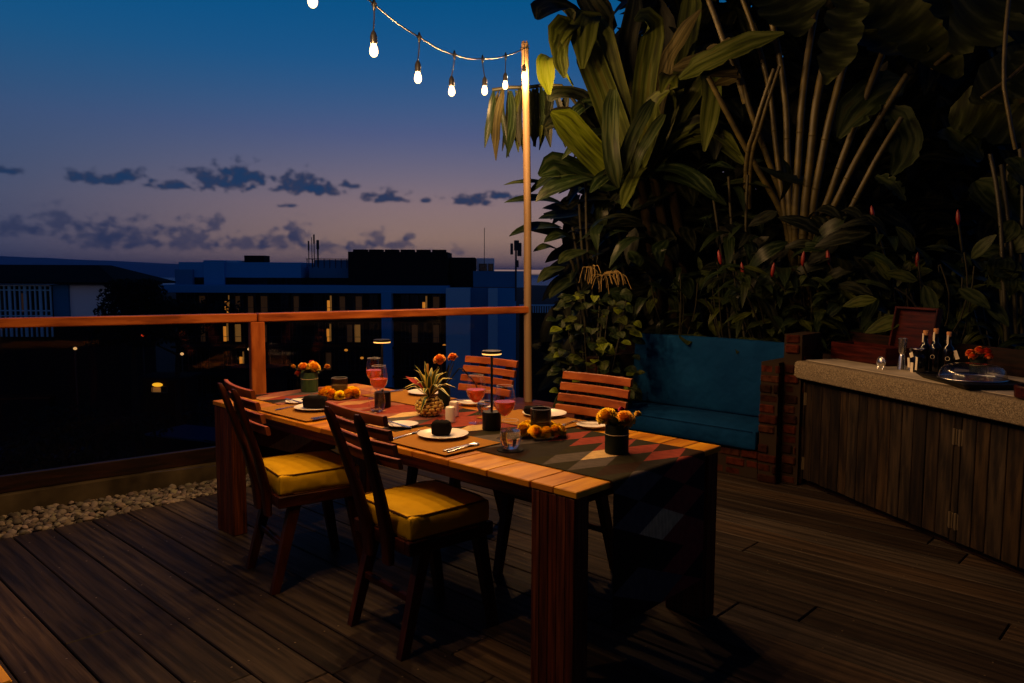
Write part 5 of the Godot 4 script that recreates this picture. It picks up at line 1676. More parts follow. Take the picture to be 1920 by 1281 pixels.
func build_counter_things() -> void:
	var T = -0.553
	# long low box and a tray leaning behind it
	var bx = thing("wooden_box", "long low dark red wooden box at the back left of the bar", "box", bar(0.225, -0.395), T)
	for s in [-1.0, 1.0]:
		part("side", boxmesh(Vector3(0.54, 0.115, 0.014), 0.002, 0, Vector3(0, 0.06, s * 0.09)), M.redwood, bx)
		part("end", boxmesh(Vector3(0.014, 0.12, 0.165), 0.002, 2, Vector3(s * 0.262, 0.0575, 0)), M.redwood, bx)
	part("floor", boxmesh(Vector3(0.47, 0.01, 0.165), 0.001, 0, Vector3(0, 0.006, 0)), M.darkwood, bx)
	var tr = thing("wooden_tray", "square red-brown wooden tray leaning upright behind the bottles", "tray", bar(0.46, -0.51) + Vector3(0, 0.0, 0), T)
	tr.rotation = Vector3(-0.16, T, 0)
	part("board", boxmesh(Vector3(0.34, 0.36, 0.012), 0.002, 0, Vector3(0, 0.19, -0.02)), M.redwood, tr)
	for s in [-1.0, 1.0]:
		part("rim", boxmesh(Vector3(0.016, 0.39, 0.045), 0.003, 1, Vector3(s * 0.178, 0.19, 0)), M.redwood, tr)
		part("rim", boxmesh(Vector3(0.34, 0.016, 0.045), 0.003, 0, Vector3(0, 0.19 + s * 0.187, 0)), M.redwood, tr)
	# strainer, cups, bottles
	var st = thing("cocktail_strainer", "round steel cocktail strainer standing at the front of the box", "strainer", bar(0.60, -0.18), T)
	var b = Bag.new()
	b.ball(Vector3(0, 0.042, 0), Vector3(0.030, 0.036, 0.022), 16, 9)
	part("bowl", b.mesh(), M.steel, st)
	part("rim", ring_mesh(0.034, 0.0, 0.003), M.steel, st, Transform3D(Basis(Vector3.RIGHT, PI / 2), Vector3(0, 0.042, 0.006)))
	b = Bag.new()
	for s in [-1.0, 1.0]: b.tube([Vector3(s * 0.02, 0.03, 0), Vector3(s * 0.024, 0.0, 0.012)], 0.004, 6)
	part("foot", b.mesh(), M.steel, st)
	for i in 2:
		var j = thing("steel_jigger", ["tall steel jigger with stacked cups, left of the black bottles", "slim steel bar tool leaning beside the jigger"][i], "bar tool", bar([0.655, 0.70][i], [-0.284, -0.31][i]), T, "steel bar tools")
		if i == 0:
			part("lower_cup", lathed([[0.0, 0.0], [0.027, 0.0], [0.0275, 0.004], [0.019, 0.085], [0.013, 0.098], [0.0, 0.098]], 22), M.steel, j)
			part("upper_cup", lathed([[0.0, 0.096], [0.013, 0.098], [0.022, 0.112], [0.0265, 0.195], [0.0275, 0.198], [0.0255, 0.198], [0.021, 0.115], [0.0, 0.11]], 22), M.steel, j)
		else:
			part("shaft", lathed([[0.0, 0.0], [0.012, 0.0], [0.013, 0.006], [0.006, 0.05], [0.006, 0.11], [0.011, 0.14], [0.0, 0.145]], 14), M.steel, j)
	var jar = thing("black_jar", "squat black swing-top bottle hung with pale paper tags", "bottle", bar(0.77, -0.30), T)
	part("glass", lathed([[0.0, 0.0], [0.042, 0.0], [0.045, 0.004], [0.045, 0.085], [0.036, 0.108], [0.03, 0.112], [0.03, 0.135], [0.0, 0.136]], 24), M.blackgloss, jar)
	part("swing_top", ring_mesh(0.032, 0.142, 0.003), M.steel, jar)
	for a in [[-0.026, 0.055, 0.045, 0.018, 0.06, 0.12], [0.004, 0.028, 0.049, 0.022, 0.062, 0.0], [0.030, 0.055, 0.040, 0.015, 0.08, -0.05], [-0.008, 0.105, 0.044, 0.026, 0.03, 0.4]]:
		part("paper_tag", boxmesh(Vector3(a[3], a[4], 0.0015), 0.0, 0), M.card, jar, Transform3D(Basis(Vector3.BACK, a[5]), Vector3(a[0], a[1], a[2])))
	for i in 3:
		var w = thing("wine_bottle", ["dark wine bottle with a pale foil strip, left one of three on the bar", "dark wine bottle with a cork capsule, middle and tallest of three on the bar", "dark wine bottle with a paper tag, right one of three on the bar"][i], "bottle", bar([0.715, 0.79, 0.845][i], [-0.40, -0.406, -0.45][i]), T + i * 0.3, "dark bottles on the bar")
		var h = [0.245, 0.262, 0.245][i]
		part("glass", lathed([[0.0, 0.0], [0.035, 0.0], [0.037, 0.003], [0.037, h * 0.52], [0.030, h * 0.62], [0.0155, h * 0.70], [0.0135, h * 0.86], [0.015, h * 0.88], [0.015, h * 0.9], [0.0, h * 0.9]], 24), M.blackgloss, w)
		part("stopper", lathed([[0.0, h * 0.88], [0.0125, h * 0.9], [0.0155, h * 1.0], [0.0145, h * 1.02], [0.0, h * 1.02]], 16), M.cork, w)
		part("foil_strip", boxmesh(Vector3(0.011, 0.055, 0.002), 0.0, 1, Vector3(-0.004, h * 0.83, 0.0165)), M.card, w)
		part("emblem", ring_mesh(0.012, 0.0, 0.0012), M.card, w, Transform3D(Basis(Vector3.RIGHT, PI / 2), Vector3(0.004, h * 0.36, 0.0365)))
		if i == 2:
			part("paper_tag", boxmesh(Vector3(0.022, 0.055, 0.0015), 0.0, 1), M.card, w, Transform3D(Basis(Vector3.BACK, 0.35), Vector3(0.045, h * 0.46, 0.015)))
	# covered tray
	var ty = thing("serving_tray", "black rectangular serving tray under a clear domed cover on the bar", "tray", bar(1.275, -0.193), T - 0.31)
	b = Bag.new()
	b.hexa([Vector3(-0.23, 0, 0.15), Vector3(0.23, 0, 0.15), Vector3(0.23, 0, -0.15), Vector3(-0.23, 0, -0.15)], [Vector3(-0.26, 0.022, 0.18), Vector3(0.26, 0.022, 0.18), Vector3(0.26, 0.022, -0.18), Vector3(-0.26, 0.022, -0.18)], 0)
	part("pan", b.mesh(), M.blackmetal, ty)
	for s in [-1.0, 1.0]:
		part("rim", boxmesh(Vector3(0.52, 0.010, 0.012), 0.003, 0, Vector3(0, 0.026, s * 0.175)), M.blackmetal, ty)
		part("rim", boxmesh(Vector3(0.012, 0.010, 0.34), 0.003, 2, Vector3(s * 0.255, 0.026, 0)), M.blackmetal, ty)
	var dm = thing("dome_cover", "low round clear dome cover with bright rim on the black tray", "cover", bar(1.255, -0.215, 0.918), T)
	var dome = [[0.165, 0.0], [0.168, 0.004], [0.163, 0.030], [0.155, 0.052], [0.140, 0.068], [0.115, 0.078], [0.06, 0.084], [0.0, 0.086]]
	part("dome", lathed(dome, 48), M.domeglass, dm)
	part("rim", ring_mesh(0.170, 0.004, 0.005), M.steel, dm)
	part("platter", lathed([[0.0, 0.003], [0.150, 0.003], [0.158, 0.004], [0.150, 0.005], [0.0, 0.004]], 40), M.steel, dm)
	bamboo_pot(bar(1.02, -0.50), 0.045, 0.10, M.bamboodark, "small dark pot of orange flowers at the back of the bar behind the dome", [[-0.04, 0.03, 0.02, 0.026, Color(0.8, 0.2, 0.06)], [0.0, 0.045, 0.0, 0.028, Color(0.82, 0.22, 0.06)], [0.035, 0.04, -0.01, 0.027, Color(0.8, 0.19, 0.05)], [0.055, 0.018, 0.02, 0.022, Color(0.8, 0.18, 0.05)], [-0.02, 0.015, 0.04, 0.026, Color(0.82, 0.25, 0.06)]])
	var rd = thing("wooden_bowl", "red-brown wooden block bowl at the right edge of the bar", "bowl", bar(1.765, -0.06), T)
	part("bowl", lathed([[0.0, 0.0], [0.075, 0.0], [0.082, 0.006], [0.085, 0.055], [0.080, 0.062], [0.070, 0.062], [0.066, 0.015], [0.0, 0.012]], 26), M.redwood, rd)
	# corner of a second table at the lower left edge
	var t2 = thing("side_table", "corner of another teak table cut off by the lower left picture edge", "table", Vector3(1.04, 0, 2.55))
	for k in 4:
		part("plank", boxmesh(Vector3(0.60, 0.025, 0.208), 0.003, 0, Vector3(0, 0.737, -0.315 + k * 0.21)), M.teak, t2)
	for s in [-1.0, 1.0]:
		for q in [-1.0, 1.0]:
			part("leg", boxmesh(Vector3(0.06, 0.725, 0.06), 0.004, 1, Vector3(s * 0.25, 0.3625, q * 0.36)), M.leg, t2)

# ---------------------------------------------------------------- plants
func v3(a: Array, i: int) -> Vector3:
	return Vector3(a[i], a[i + 1], a[i + 2])

func pts_of(a: Array) -> Array:
	var out = []
	for i in range(1, a.size(), 3): out.append(v3(a, i))
	return out

func leaf_mesh(w: float, droop: float, shape: int, round_ := 1.0) -> ArrayMesh:   # unit length along +z, upper face +y
	var b = Bag.new()
	var line = []
	for i in 8:
		var t = i / 7.0
		line.append(Vector3(0, droop * (0.25 * sin(t * PI) - 0.5 * t * t), t))
	blade(b, line, w * round_, Vector3(0, 1, 0.05), shape, 0.16)
	return b.mesh()

func grow(parent: Node3D, m: Mesh, mat: Material, at: Vector3, dir: Vector3, up: Vector3, size: float) -> void:
	var z = dir.normalized()
	var x = up.cross(z)
	if x.length() < 0.05: x = Vector3(1, 0, 0.2).cross(z)
	x = x.normalized()
	part("leaf", m, mat, parent, Transform3D(Basis(x, z.cross(x), z) * Basis.from_scale(Vector3(size, size, size)), at))

func build_plants() -> void:
	var lookout = Vector3(0.45, 0.55, 0.70)          # leaves turn towards the open deck and its light
	var ell = [leaf_mesh(0.34, 0.25, 1), leaf_mesh(0.30, 0.55, 1), leaf_mesh(0.40, 0.10, 1), leaf_mesh(0.26, 0.8, 1)]
	var rnd = [leaf_mesh(0.75, 0.3, 1), leaf_mesh(0.85, 0.6, 1), leaf_mesh(0.62, 0.15, 1)]
	var greens = [M.green, M.deepgreen, M.olive, M.green]
	# big strap-leaved plant
	var straps = [
		[0.220,-1.08,2.38,-3.25,-1.21,3.15,-2.92,-1.23,3.54,-2.56,-1.22,3.24,-2.37],
		[0.210,-1.09,2.43,-3.31,-1.15,3.16,-3.04,-1.17,3.64,-2.76,-1.08,3.15,-2.56],
		[0.180,-1.02,2.45,-3.31,-0.92,3.06,-3.19,-0.79,3.57,-3.11,-0.78,3.53,-2.85],
		[0.150,-1.04,2.51,-3.43,-0.83,3.16,-3.35,-0.62,3.42,-3.28,-0.39,3.62,-3.22],
		[0.170,-1.02,2.42,-3.45,-0.81,3.10,-3.50,-0.68,3.57,-3.50,-0.65,4.01,-3.52],
		[0.230,-1.06,2.29,-3.06,-1.13,2.51,-2.72,-1.15,2.69,-2.43,-1.17,2.77,-2.27],
		[0.130,-1.45,3.12,-2.90,-1.38,3.25,-2.56,-1.30,3.20,-2.35,-1.21,2.92,-2.30],
		[0.120,-0.96,3.01,-2.82,-0.88,2.71,-2.68,-0.84,2.41,-2.65,-0.83,2.19,-2.73],
		[0.100,-0.72,2.92,-3.04,-0.75,2.70,-2.87,-0.82,2.47,-2.81,-0.92,2.28,-2.85],
		[0.080,-0.65,2.81,-3.11,-0.68,2.60,-2.94,-0.75,2.42,-2.88,-0.84,2.29,-2.93],
		[0.110,-1.27,3.55,-2.66,-1.19,3.40,-2.46,-1.15,3.20,-2.36,-1.12,3.05,-2.38],
		[0.150,-1.18,2.53,-3.43,-1.17,3.35,-3.30,-1.08,3.73,-3.25,-1.05,4.00,-3.28],
		[0.260,-1.30,3.32,-3.04,-1.33,3.60,-2.74,-1.31,3.66,-2.48,-1.28,3.50,-2.23],
		[0.220,-1.20,2.53,-3.41,-1.33,2.91,-3.02,-1.37,3.00,-2.70,-1.34,2.91,-2.45],
		[0.200,-1.26,2.35,-3.50,-1.35,2.70,-3.13,-1.44,2.82,-2.78,-1.44,2.72,-2.50],
		[0.150,-1.19,2.40,-3.56,-0.75,2.73,-3.57,-0.48,2.76,-3.55,-0.39,2.46,-3.50],
		[0.140,-1.15,2.40,-3.60,-0.68,3.05,-3.63,-0.47,3.14,-3.56,-0.40,2.51,-3.34],
		[0.240,-1.38,3.69,-3.38,-1.40,3.85,-3.09,-1.44,4.04,-2.91,-1.41,3.89,-2.52],
		[0.120,-1.04,2.54,-3.70,-0.84,2.96,-3.48,-0.68,3.16,-3.22,-0.61,2.96,-3.00],
		[0.160,-1.11,2.37,-3.36,-0.91,2.67,-3.27,-0.75,2.94,-3.15,-0.62,3.00,-3.14],
		[0.200,-1.24,2.33,-3.38,-1.39,2.36,-2.96,-1.44,2.42,-2.64,-1.47,2.32,-2.47],
		[0.240,-1.32,2.41,-3.58,-1.40,3.04,-3.50,-1.45,3.54,-3.32,-1.32,3.84,-3.30],
		[0.240,-1.21,2.41,-3.68,-1.12,3.04,-3.76,-1.11,3.58,-3.77,-1.10,4.02,-3.64]]
	var sp = thing("screw_pine", "big plant of long folded strap leaves, tallest one just right of the light pole", "plant")
	for q in 3:
		var b = Bag.new()
		b.tube(bent([Vector3(-1.0 + q * 0.12, 0.75, -3.75), Vector3(-1.08 + q * 0.1, 1.6, -3.65 - q * 0.1), Vector3(-1.1 + q * 0.09, 2.45, -3.4 - q * 0.1)], 10), 0.045, 9)
		part("trunk", b.mesh(), M.cane, sp)
	var sm = [M.olive, M.olive, M.olive, M.brownleaf, M.olive, M.yellowgreen, M.yellowgreen, M.green, M.green, M.green, M.olive, M.dark, M.dark, M.dark, M.dark, M.dark, M.olive, M.dark, M.olive, M.olive, M.deepgreen, M.dark, M.dark]
	for i in straps.size():
		var b = Bag.new()
		var face = lookout if i % 3 != 2 else Vector3(0.65, 0.1, 0.5)
		blade(b, bent(pts_of(straps[i]), 16), straps[i][0] * 1.15, face, 0, 0.30)
		part("leaf", b.mesh(), sm[i], sp)
	# extra leaves filling the heart of the plant
	for i in 26:
		var an = rng.randf() * TAU
		var d = Vector3(cos(an), 0, sin(an))
		var root = Vector3(-1.08, 2.35 + rng.randf() * 0.2, -3.5)
		var l = rng.randf_range(0.7, 1.25)
		var b = Bag.new()
		var rise = rng.randf_range(0.1, 0.9)
		if d.dot(Vector3(0.6, 0, 0.75)) > 0.55: rise = rng.randf_range(-0.2, 0.15)
		blade(b, bent([root, root + d * l * 0.45 + Vector3.UP * l * rise * 0.6, root + d * l * 0.85 + Vector3.UP * l * (rise * 0.6 - 0.25)], 12), rng.randf_range(0.09, 0.16), lookout, 0, 0.3)
		part("leaf", b.mesh(), [M.dark, M.deepgreen, M.olive][i % 3], sp)
	# torn leaf hanging behind the pole
	var strips = [
		[0.070,-1.96,3.08,-2.42,-1.95,2.83,-2.36,-1.98,2.59,-2.33],
		[0.080,-1.90,3.09,-2.48,-1.90,2.78,-2.40,-1.91,2.48,-2.40],
		[0.100,-1.85,3.08,-2.52,-1.79,2.76,-2.47,-1.82,2.50,-2.44],
		[0.080,-1.79,3.09,-2.58,-1.81,2.79,-2.56,-1.80,2.56,-2.57],
		[0.090,-1.71,3.10,-2.66,-1.69,2.84,-2.68,-1.70,2.61,-2.66],
		[0.070,-1.66,3.12,-2.70,-1.64,2.86,-2.72,-1.68,2.69,-2.69],
		[0.060,-1.60,3.10,-2.76,-1.62,2.89,-2.74,-1.57,2.77,-2.79],
		[0.060,-1.57,3.10,-2.79,-1.53,2.93,-2.83,-1.53,2.81,-2.82],
		[0.040,-1.96,3.09,-2.48,-1.96,2.93,-2.42,-1.92,2.67,-2.46]]
	var tp = thing("torn_palm", "palm with one torn leaf whose strips hang down behind the pole and bulbs", "plant")
	var mb = Bag.new()
	mb.tube(bent([Vector3(-1.35, 0.75, -3.7), Vector3(-1.42, 2.2, -3.45), Vector3(-1.48, 3.02, -2.95), Vector3(-1.72, 3.12, -2.66), Vector3(-1.98, 3.10, -2.42)], 22), 0.016, 8)
	part("leaf_rib", mb.mesh(), M.stem, tp)
	for i in strips.size():
		var b = Bag.new()
		var p = pts_of(strips[i])
		p[0].y += 0.01
		blade(b, bent(p, 11), strips[i][0] * 0.85, Vector3(0.75, 0.15, 0.6 + 0.5 * sin(i * 2.0)), 3, 0.25)
		part("leaf", b.mesh(), [M.deepgreen, M.brownleaf, M.deepgreen, M.olive, M.dark, M.deepgreen, M.dark, M.dark, M.brownleaf][i], tp)  # darker leaf colours carry the backlit shade of the strips
	for i in 9:
		var b = Bag.new()
		var f = i / 8.0
		var rt = Vector3(-1.60, 3.10, -2.78).lerp(Vector3(-1.97, 3.10, -2.43), f)
		blade(b, bent([rt, rt + Vector3(rng.randf_range(-0.03, 0.03), -0.2, rng.randf_range(-0.03, 0.03)), rt + Vector3(rng.randf_range(-0.06, 0.06), -rng.randf_range(0.35, 0.62), rng.randf_range(-0.05, 0.05))], 10), rng.randf_range(0.03, 0.06), Vector3(rng.randf_range(0.3, 1), 0.1, rng.randf_range(-0.3, 0.8)), 3, 0.3)
		part("leaf", b.mesh(), [M.dark, M.deepgreen, M.olive][i % 3], tp)
	for i in 5:
		var b = Bag.new()
		var x = -1.42 - 0.09 * i
		blade(b, bent([Vector3(x, 3.06 + 0.02 * i, -3.0 + 0.1 * i), Vector3(x - 0.03, 2.92, -2.96 + 0.1 * i), Vector3(x + 0.02, 2.6, -2.95 + 0.1 * i)], 10), 0.08, Vector3(0.6, 0.1, 0.7), 3, 0.2)
		part("leaf", b.mesh(), M.dark, tp)
	# paddle-leaved shrub at the left edge
	var paddles = [
		[0.090,-1.54,2.25,-2.81,-1.64,2.29,-2.59,-1.76,2.25,-2.34],
		[0.140,-1.50,2.10,-2.86,-1.60,2.14,-2.62,-1.75,2.10,-2.34],
		[0.130,-1.51,1.90,-2.84,-1.62,1.90,-2.61,-1.72,1.81,-2.37],
		[0.090,-1.53,1.70,-2.83,-1.55,1.73,-2.67,-1.57,1.68,-2.52],
		[0.200,-1.26,2.32,-2.94,-1.30,2.25,-2.63,-1.35,2.08,-2.30],
		[0.100,-1.46,2.39,-2.89,-1.53,2.32,-2.68,-1.60,2.17,-2.48],
		[0.100,-1.49,1.55,-2.86,-1.53,1.51,-2.69,-1.54,1.41,-2.54],
		[0.090,-1.13,2.04,-2.93,-0.92,2.10,-2.86,-0.78,2.03,-2.85],
		[0.070,-1.13,1.92,-2.93,-1.06,1.82,-2.72,-0.98,1.68,-2.66],
		[0.120,-1.23,1.69,-2.83,-1.28,1.64,-2.65,-1.28,1.57,-2.51],
		[0.140,-1.42,1.79,-2.93,-1.46,1.83,-2.75,-1.50,1.76,-2.58],
		[0.150,-1.45,2.04,-3.04,-1.53,2.00,-2.83,-1.60,1.97,-2.62],
		[0.150,-1.41,1.46,-3.08,-1.49,1.41,-2.86,-1.53,1.27,-2.69],
		[0.130,-0.48,2.32,-3.40,-0.29,2.39,-3.38,-0.16,2.35,-3.44],
		[0.100,-0.22,2.40,-3.65,-0.11,2.42,-3.62,-0.04,2.44,-3.69],
		[0.110,-0.35,2.23,-3.53,-0.15,2.26,-3.58,0.04,2.20,-3.62],
		[0.080,-0.46,1.93,-3.29,-0.34,1.95,-3.26,-0.29,1.84,-3.31],
		[0.100,-0.13,1.82,-3.60,-0.02,1.75,-3.57,0.02,1.69,-3.61],
		[0.080,-0.17,1.98,-3.57,-0.02,1.95,-3.57,0.01,1.82,-3.59],
		[0.100,-0.90,1.69,-3.01,-0.80,1.60,-2.97,-0.72,1.55,-2.90],
		[0.100,-0.67,1.78,-3.23,-0.67,1.69,-3.09,-0.65,1.55,-3.11]]
	var ps = thing("paddle_shrub", "dark shrub of glossy paddle leaves reaching left behind the pole above the vine bush", "plant")
	for q in 4:
		var b = Bag.new()
		b.tube(bent([Vector3(-1.3 + q * 0.06, 0.6, -3.05), Vector3(-1.42 + q * 0.05, 1.4, -2.95), Vector3(-1.48 + q * 0.07, 1.7 + q * 0.2, -2.86)], 9), 0.013, 6)
		part("stem", b.mesh(), M.stem, ps)
	var ps2 = thing("paddle_shrub", "shrub of pointed glossy leaves in the dark between the strap plant and the palm stalks", "plant")
	for i in paddles.size():
		var b = Bag.new()
		blade(b, bent(pts_of(paddles[i]), 11), paddles[i][0] * 1.25, Vector3(0.3, 0.9, 0.35), 1, 0.22)
		part("leaf", b.mesh(), M.deepgreen if i % 3 else M.green, ps if i < 13 else ps2)
	for i in 34:
		var at = Vector3(rng.randf_range(-1.48, -0.7), rng.randf_range(1.2, 2.35), rng.randf_range(-3.5, -2.95))
		grow(ps, ell[i % 4], M.deepgreen if i % 2 else M.dark, at, Vector3(rng.randf_range(-0.9, 0.3), rng.randf_range(-0.5, 0.3), rng.randf_range(-0.1, 1.0)), Vector3(0.2, 1, 0.3), rng.randf_range(0.26, 0.42))
	for q in 3:
		var b = Bag.new()
		b.tube(bent([Vector3(-0.3 + q * 0.15, 0.7, -3.75), Vector3(-0.36 + q * 0.12, 1.6, -3.62), Vector3(-0.4 + q * 0.17, 2.3, -3.45)], 9), 0.012, 6)
		part("stem", b.mesh(), M.stem, ps2)
	for i in 26:
		var at = Vector3(rng.randf_range(-0.65, 0.2), rng.randf_range(1.3, 2.5), rng.randf_range(-3.8, -3.5))
		grow(ps2, ell[i % 4], M.deepgreen if i % 2 else M.dark, at, Vector3(rng.randf_range(-0.9, 0.9), rng.randf_range(-0.5, 0.3), rng.randf_range(-0.2, 0.9)), Vector3(0.2, 1, 0.3), rng.randf_range(0.24, 0.36))
	# traveller's palm: a fan of stalks with broad blades above
	var stalks = [
		[0.024,0.23,1.86,-3.73,0.31,2.85,-3.60,0.35,3.39,-3.65,0.39,3.75,-3.68],
		[0.026,0.30,1.81,-3.73,0.43,2.79,-3.58,0.49,3.24,-3.64,0.58,3.71,-3.72],
		[0.025,0.34,1.81,-3.77,0.52,2.72,-3.60,0.58,3.00,-3.65,0.72,3.64,-3.72],
		[0.022,0.40,1.77,-3.75,0.63,2.41,-3.63,0.74,2.74,-3.66,0.87,3.18,-3.72],
		[0.021,0.45,1.77,-3.73,0.69,2.28,-3.62,0.80,2.52,-3.66,1.03,2.96,-3.73],
		[0.022,0.18,1.91,-3.75,0.16,2.88,-3.60,0.15,3.20,-3.52,0.09,3.59,-3.40],
		[0.018,0.13,1.91,-3.78,0.05,2.89,-3.56,0.01,3.27,-3.46,-0.10,3.73,-3.28],
		[0.020,0.08,2.00,-3.80,-0.16,2.70,-3.37,-0.23,2.92,-3.23,-0.26,3.05,-3.13],
		[0.020,0.09,2.09,-3.81,-0.08,2.89,-3.44,-0.10,3.08,-3.36,-0.15,3.29,-3.31],
		[0.014,-0.10,2.43,-3.50,0.07,2.81,-3.37,0.13,2.94,-3.37,0.18,3.08,-3.35],
		[0.014,-0.07,2.43,-3.52,0.10,2.81,-3.40,0.16,2.97,-3.39,0.21,3.10,-3.38],
		[0.020,-0.15,3.21,-3.30,-0.23,3.42,-3.23,-0.27,3.58,-3.20,-0.31,3.70,-3.16],
		[0.018,0.55,1.76,-3.69,0.83,2.23,-3.62,0.90,2.42,-3.62,1.03,2.64,-3.66]]
	var fan = thing("fan_palm", "palm with a fan of pale ringed stalks rising behind the bar counter's left end", "plant")
	for i in stalks.size():
		var b = Bag.new()
		var line = bent(pts_of(stalks[i]), 18)
		var base = line[0] - (line[3] - line[0]) * 1.6 + Vector3(0, -0.2, -0.1)
		base.y = maxf(base.y, 0.8)
		line = bent([base, line[0], line[5], line[11], line[17]], 22)
		var rad = []
		for k in line.size(): rad.append(stalks[i][0] * (1.4 - 0.35 * k / line.size()))
		b.tube(line, rad, 9)
		var o = part("stalk", b.mesh(), M.stalk, fan)
		var nb = Bag.new()
		for k in [6, 9, 12]:
			var d = (line[k + 1] - line[k]).normalized() * 0.004
			nb.tube([line[k] - d, line[k] + d], rad[k] * 1.12, 9)
		part("node_ring", nb.mesh(), M.brownleaf, o)
	var blades = [
		[0.200,-0.40,3.02,-2.93,-0.04,3.18,-3.07,0.30,3.30,-3.25],
		[0.160,-0.50,3.12,-2.98,-0.23,3.17,-3.09,-0.07,3.31,-3.11],
		[0.140,-0.25,3.00,-3.21,-0.05,3.06,-3.27,-0.32,3.06,-3.00],
		[0.260,0.72,3.57,-3.44,0.69,3.12,-3.28,0.65,2.85,-3.17],
		[0.500,0.03,3.79,-3.34,0.23,3.56,-3.39,0.36,3.29,-3.38],
		[0.500,0.62,3.52,-3.62,1.02,3.29,-3.59,1.31,2.96,-3.59],
		[0.350,0.69,3.33,-3.69,0.91,3.15,-3.62,1.14,3.08,-3.57],
		[0.550,1.71,3.57,-3.83,1.57,3.22,-3.55,1.44,3.04,-3.44],
		[0.500,1.18,3.64,-3.60,1.35,3.32,-3.63,1.52,3.11,-3.65],
		[0.380,1.88,2.95,-3.72,1.71,2.78,-3.55,1.58,2.67,-3.43],
		[0.300,1.86,3.12,-3.83,1.75,2.98,-3.59,1.73,2.85,-3.58],
		[0.420,1.35,2.61,-3.63,1.51,2.59,-3.64,1.73,2.45,-3.71],
		[0.300,1.34,2.52,-3.62,1.44,2.41,-3.57,1.53,2.32,-3.66],
		[0.300,1.53,2.14,-3.66,1.64,2.02,-3.63,1.75,1.91,-3.73],
		[0.130,0.92,2.21,-3.49,1.04,2.14,-3.47,1.10,2.05,-3.52],
		[0.300,0.94,2.97,-3.92,0.77,2.79,-3.63,0.67,2.59,-3.54],
		[0.120,0.35,2.30,-3.92,0.28,2.23,-3.58,0.17,2.30,-3.33],
		[0.250,0.89,2.75,-3.74,1.04,2.50,-3.75,0.99,2.30,-3.70]]
	for i in 5:
		var b = Bag.new()
		blade(b, bent(pts_of(blades[i]), 18), blades[i][0] * 1.1, lookout, 2, 0.12)
		part("leaf", b.mesh(), [M.olive, M.brownleaf, M.brownleaf, M.banana, M.banana][i], fan)
	for i in 9:                                      # blades carried by the stalks above the picture
		var top = Vector3(-0.4 + 0.17 * i, 3.75 + 0.1 * (i % 3), -3.45 - 0.03 * i)
		var b = Bag.new()
		var d = Vector3(-0.5 + 0.12 * i, 0.75, 0.15)
		blade(b, bent([top, top + d * 0.7, top + d * 1.1 + Vector3(0.1 * i - 0.4, -0.1, 0.5)], 16), 0.42, lookout, 2, 0.12)
		part("leaf", b.mesh(), M.banana, fan)
	var bn = thing("banana_plant", "banana plant with broad brown-green blades hanging over the right end of the bar", "plant")
	for i in range(5, blades.size()):
		var b = Bag.new()
		var p = pts_of(blades[i])
		p[2] += (p[2] - p[1]) * 0.35
		blade(b, bent(p, 22), blades[i][0] * 0.9, Vector3(0.5, 0.25 if i % 2 else 0.6, 0.75), 2, 0.12)
		part("leaf", b.mesh(), M.banana if i < 12 else M.green, bn)
	for q in 2:
		var b = Bag.new()
		b.tube(bent([Vector3(1.9 + q * 0.3, 0.8, -4.3), Vector3(1.8 + q * 0.3, 2.2, -4.1), Vector3(1.7 + q * 0.25, 3.5, -3.9)], 10), 0.07, 10)
		part("trunk", b.mesh(), M.brownleaf, bn)
	var stems = [
		[0.014,1.25,2.93,-3.53,1.40,3.07,-3.61,1.54,3.18,-3.67,1.68,3.25,-3.73],
		[0.012,1.72,3.35,-3.42,1.71,2.85,-3.42,1.74,2.58,-3.44,1.79,2.31,-3.49],
		[0.010,1.60,2.65,-3.38,1.73,2.76,-3.46,1.80,2.84,-3.50,1.90,2.96,-3.60],
		[0.013,1.62,2.31,-3.61,1.69,1.98,-3.60,1.74,1.55,-3.58,1.78,1.04,-3.62],
		[0.013,1.68,2.24,-3.66,1.73,1.94,-3.64,1.79,1.55,-3.62,1.83,1.04,-3.67],
		[0.014,1.79,2.33,-3.63,1.82,1.98,-3.66,1.83,1.55,-3.66,1.86,1.04,-3.69],
		[0.020,1.70,2.29,-3.82,1.73,1.84,-3.70,1.73,1.48,-3.64,1.78,1.04,-3.69],
		[0.012,1.28,3.26,-3.69,1.32,3.37,-3.74,1.35,3.43,-3.76,1.39,3.54,-3.80]]
	for i in [0, 1, 2, 7]:
		var b = Bag.new()
		b.tube(bent(pts_of(stems[i]), 14), stems[i][0] * 1.15, 7)
		part("leaf_rib", b.mesh(), M.stalk, bn)
	var cs = thing("cane_clump", "clump of thin upright green canes at the far right behind the bar", "plant")
	for i in [3, 4, 5, 6]:
		var b = Bag.new()
		b.tube(bent(pts_of(stems[i]), 14), stems[i][0] * 1.15, 7)
		part("cane", b.mesh(), M.stem, cs)
	for i in 16:
		var at = Vector3(1.72 + rng.randf() * 0.2, rng.randf_range(1.4, 2.3), -3.62 + rng.randf_range(-0.05, 0.05))
		grow(cs, rnd[i % 3], M.green, at, Vector3(rng.randf_range(-1, 1), rng.randf_range(-0.9, 0.2), rng.randf_range(0, 0.8)), lookout, rng.randf_range(0.12, 0.2))
	# big dark leaves added before the fan's foot to stand in for its shade
	for i in 46:
		var at = Vector3(rng.randf_range(-0.15, 1.0), rng.randf_range(1.25, 2.0), rng.randf_range(-3.62, -3.42))
		grow(fan, ell[i % 4], [M.dark, M.deepgreen, M.dark][i % 3], at, Vector3(rng.randf_range(-1, 1), rng.randf_range(-0.8, 0.5), rng.randf_range(-0.2, 0.7)), lookout, rng.randf_range(0.24, 0.42))
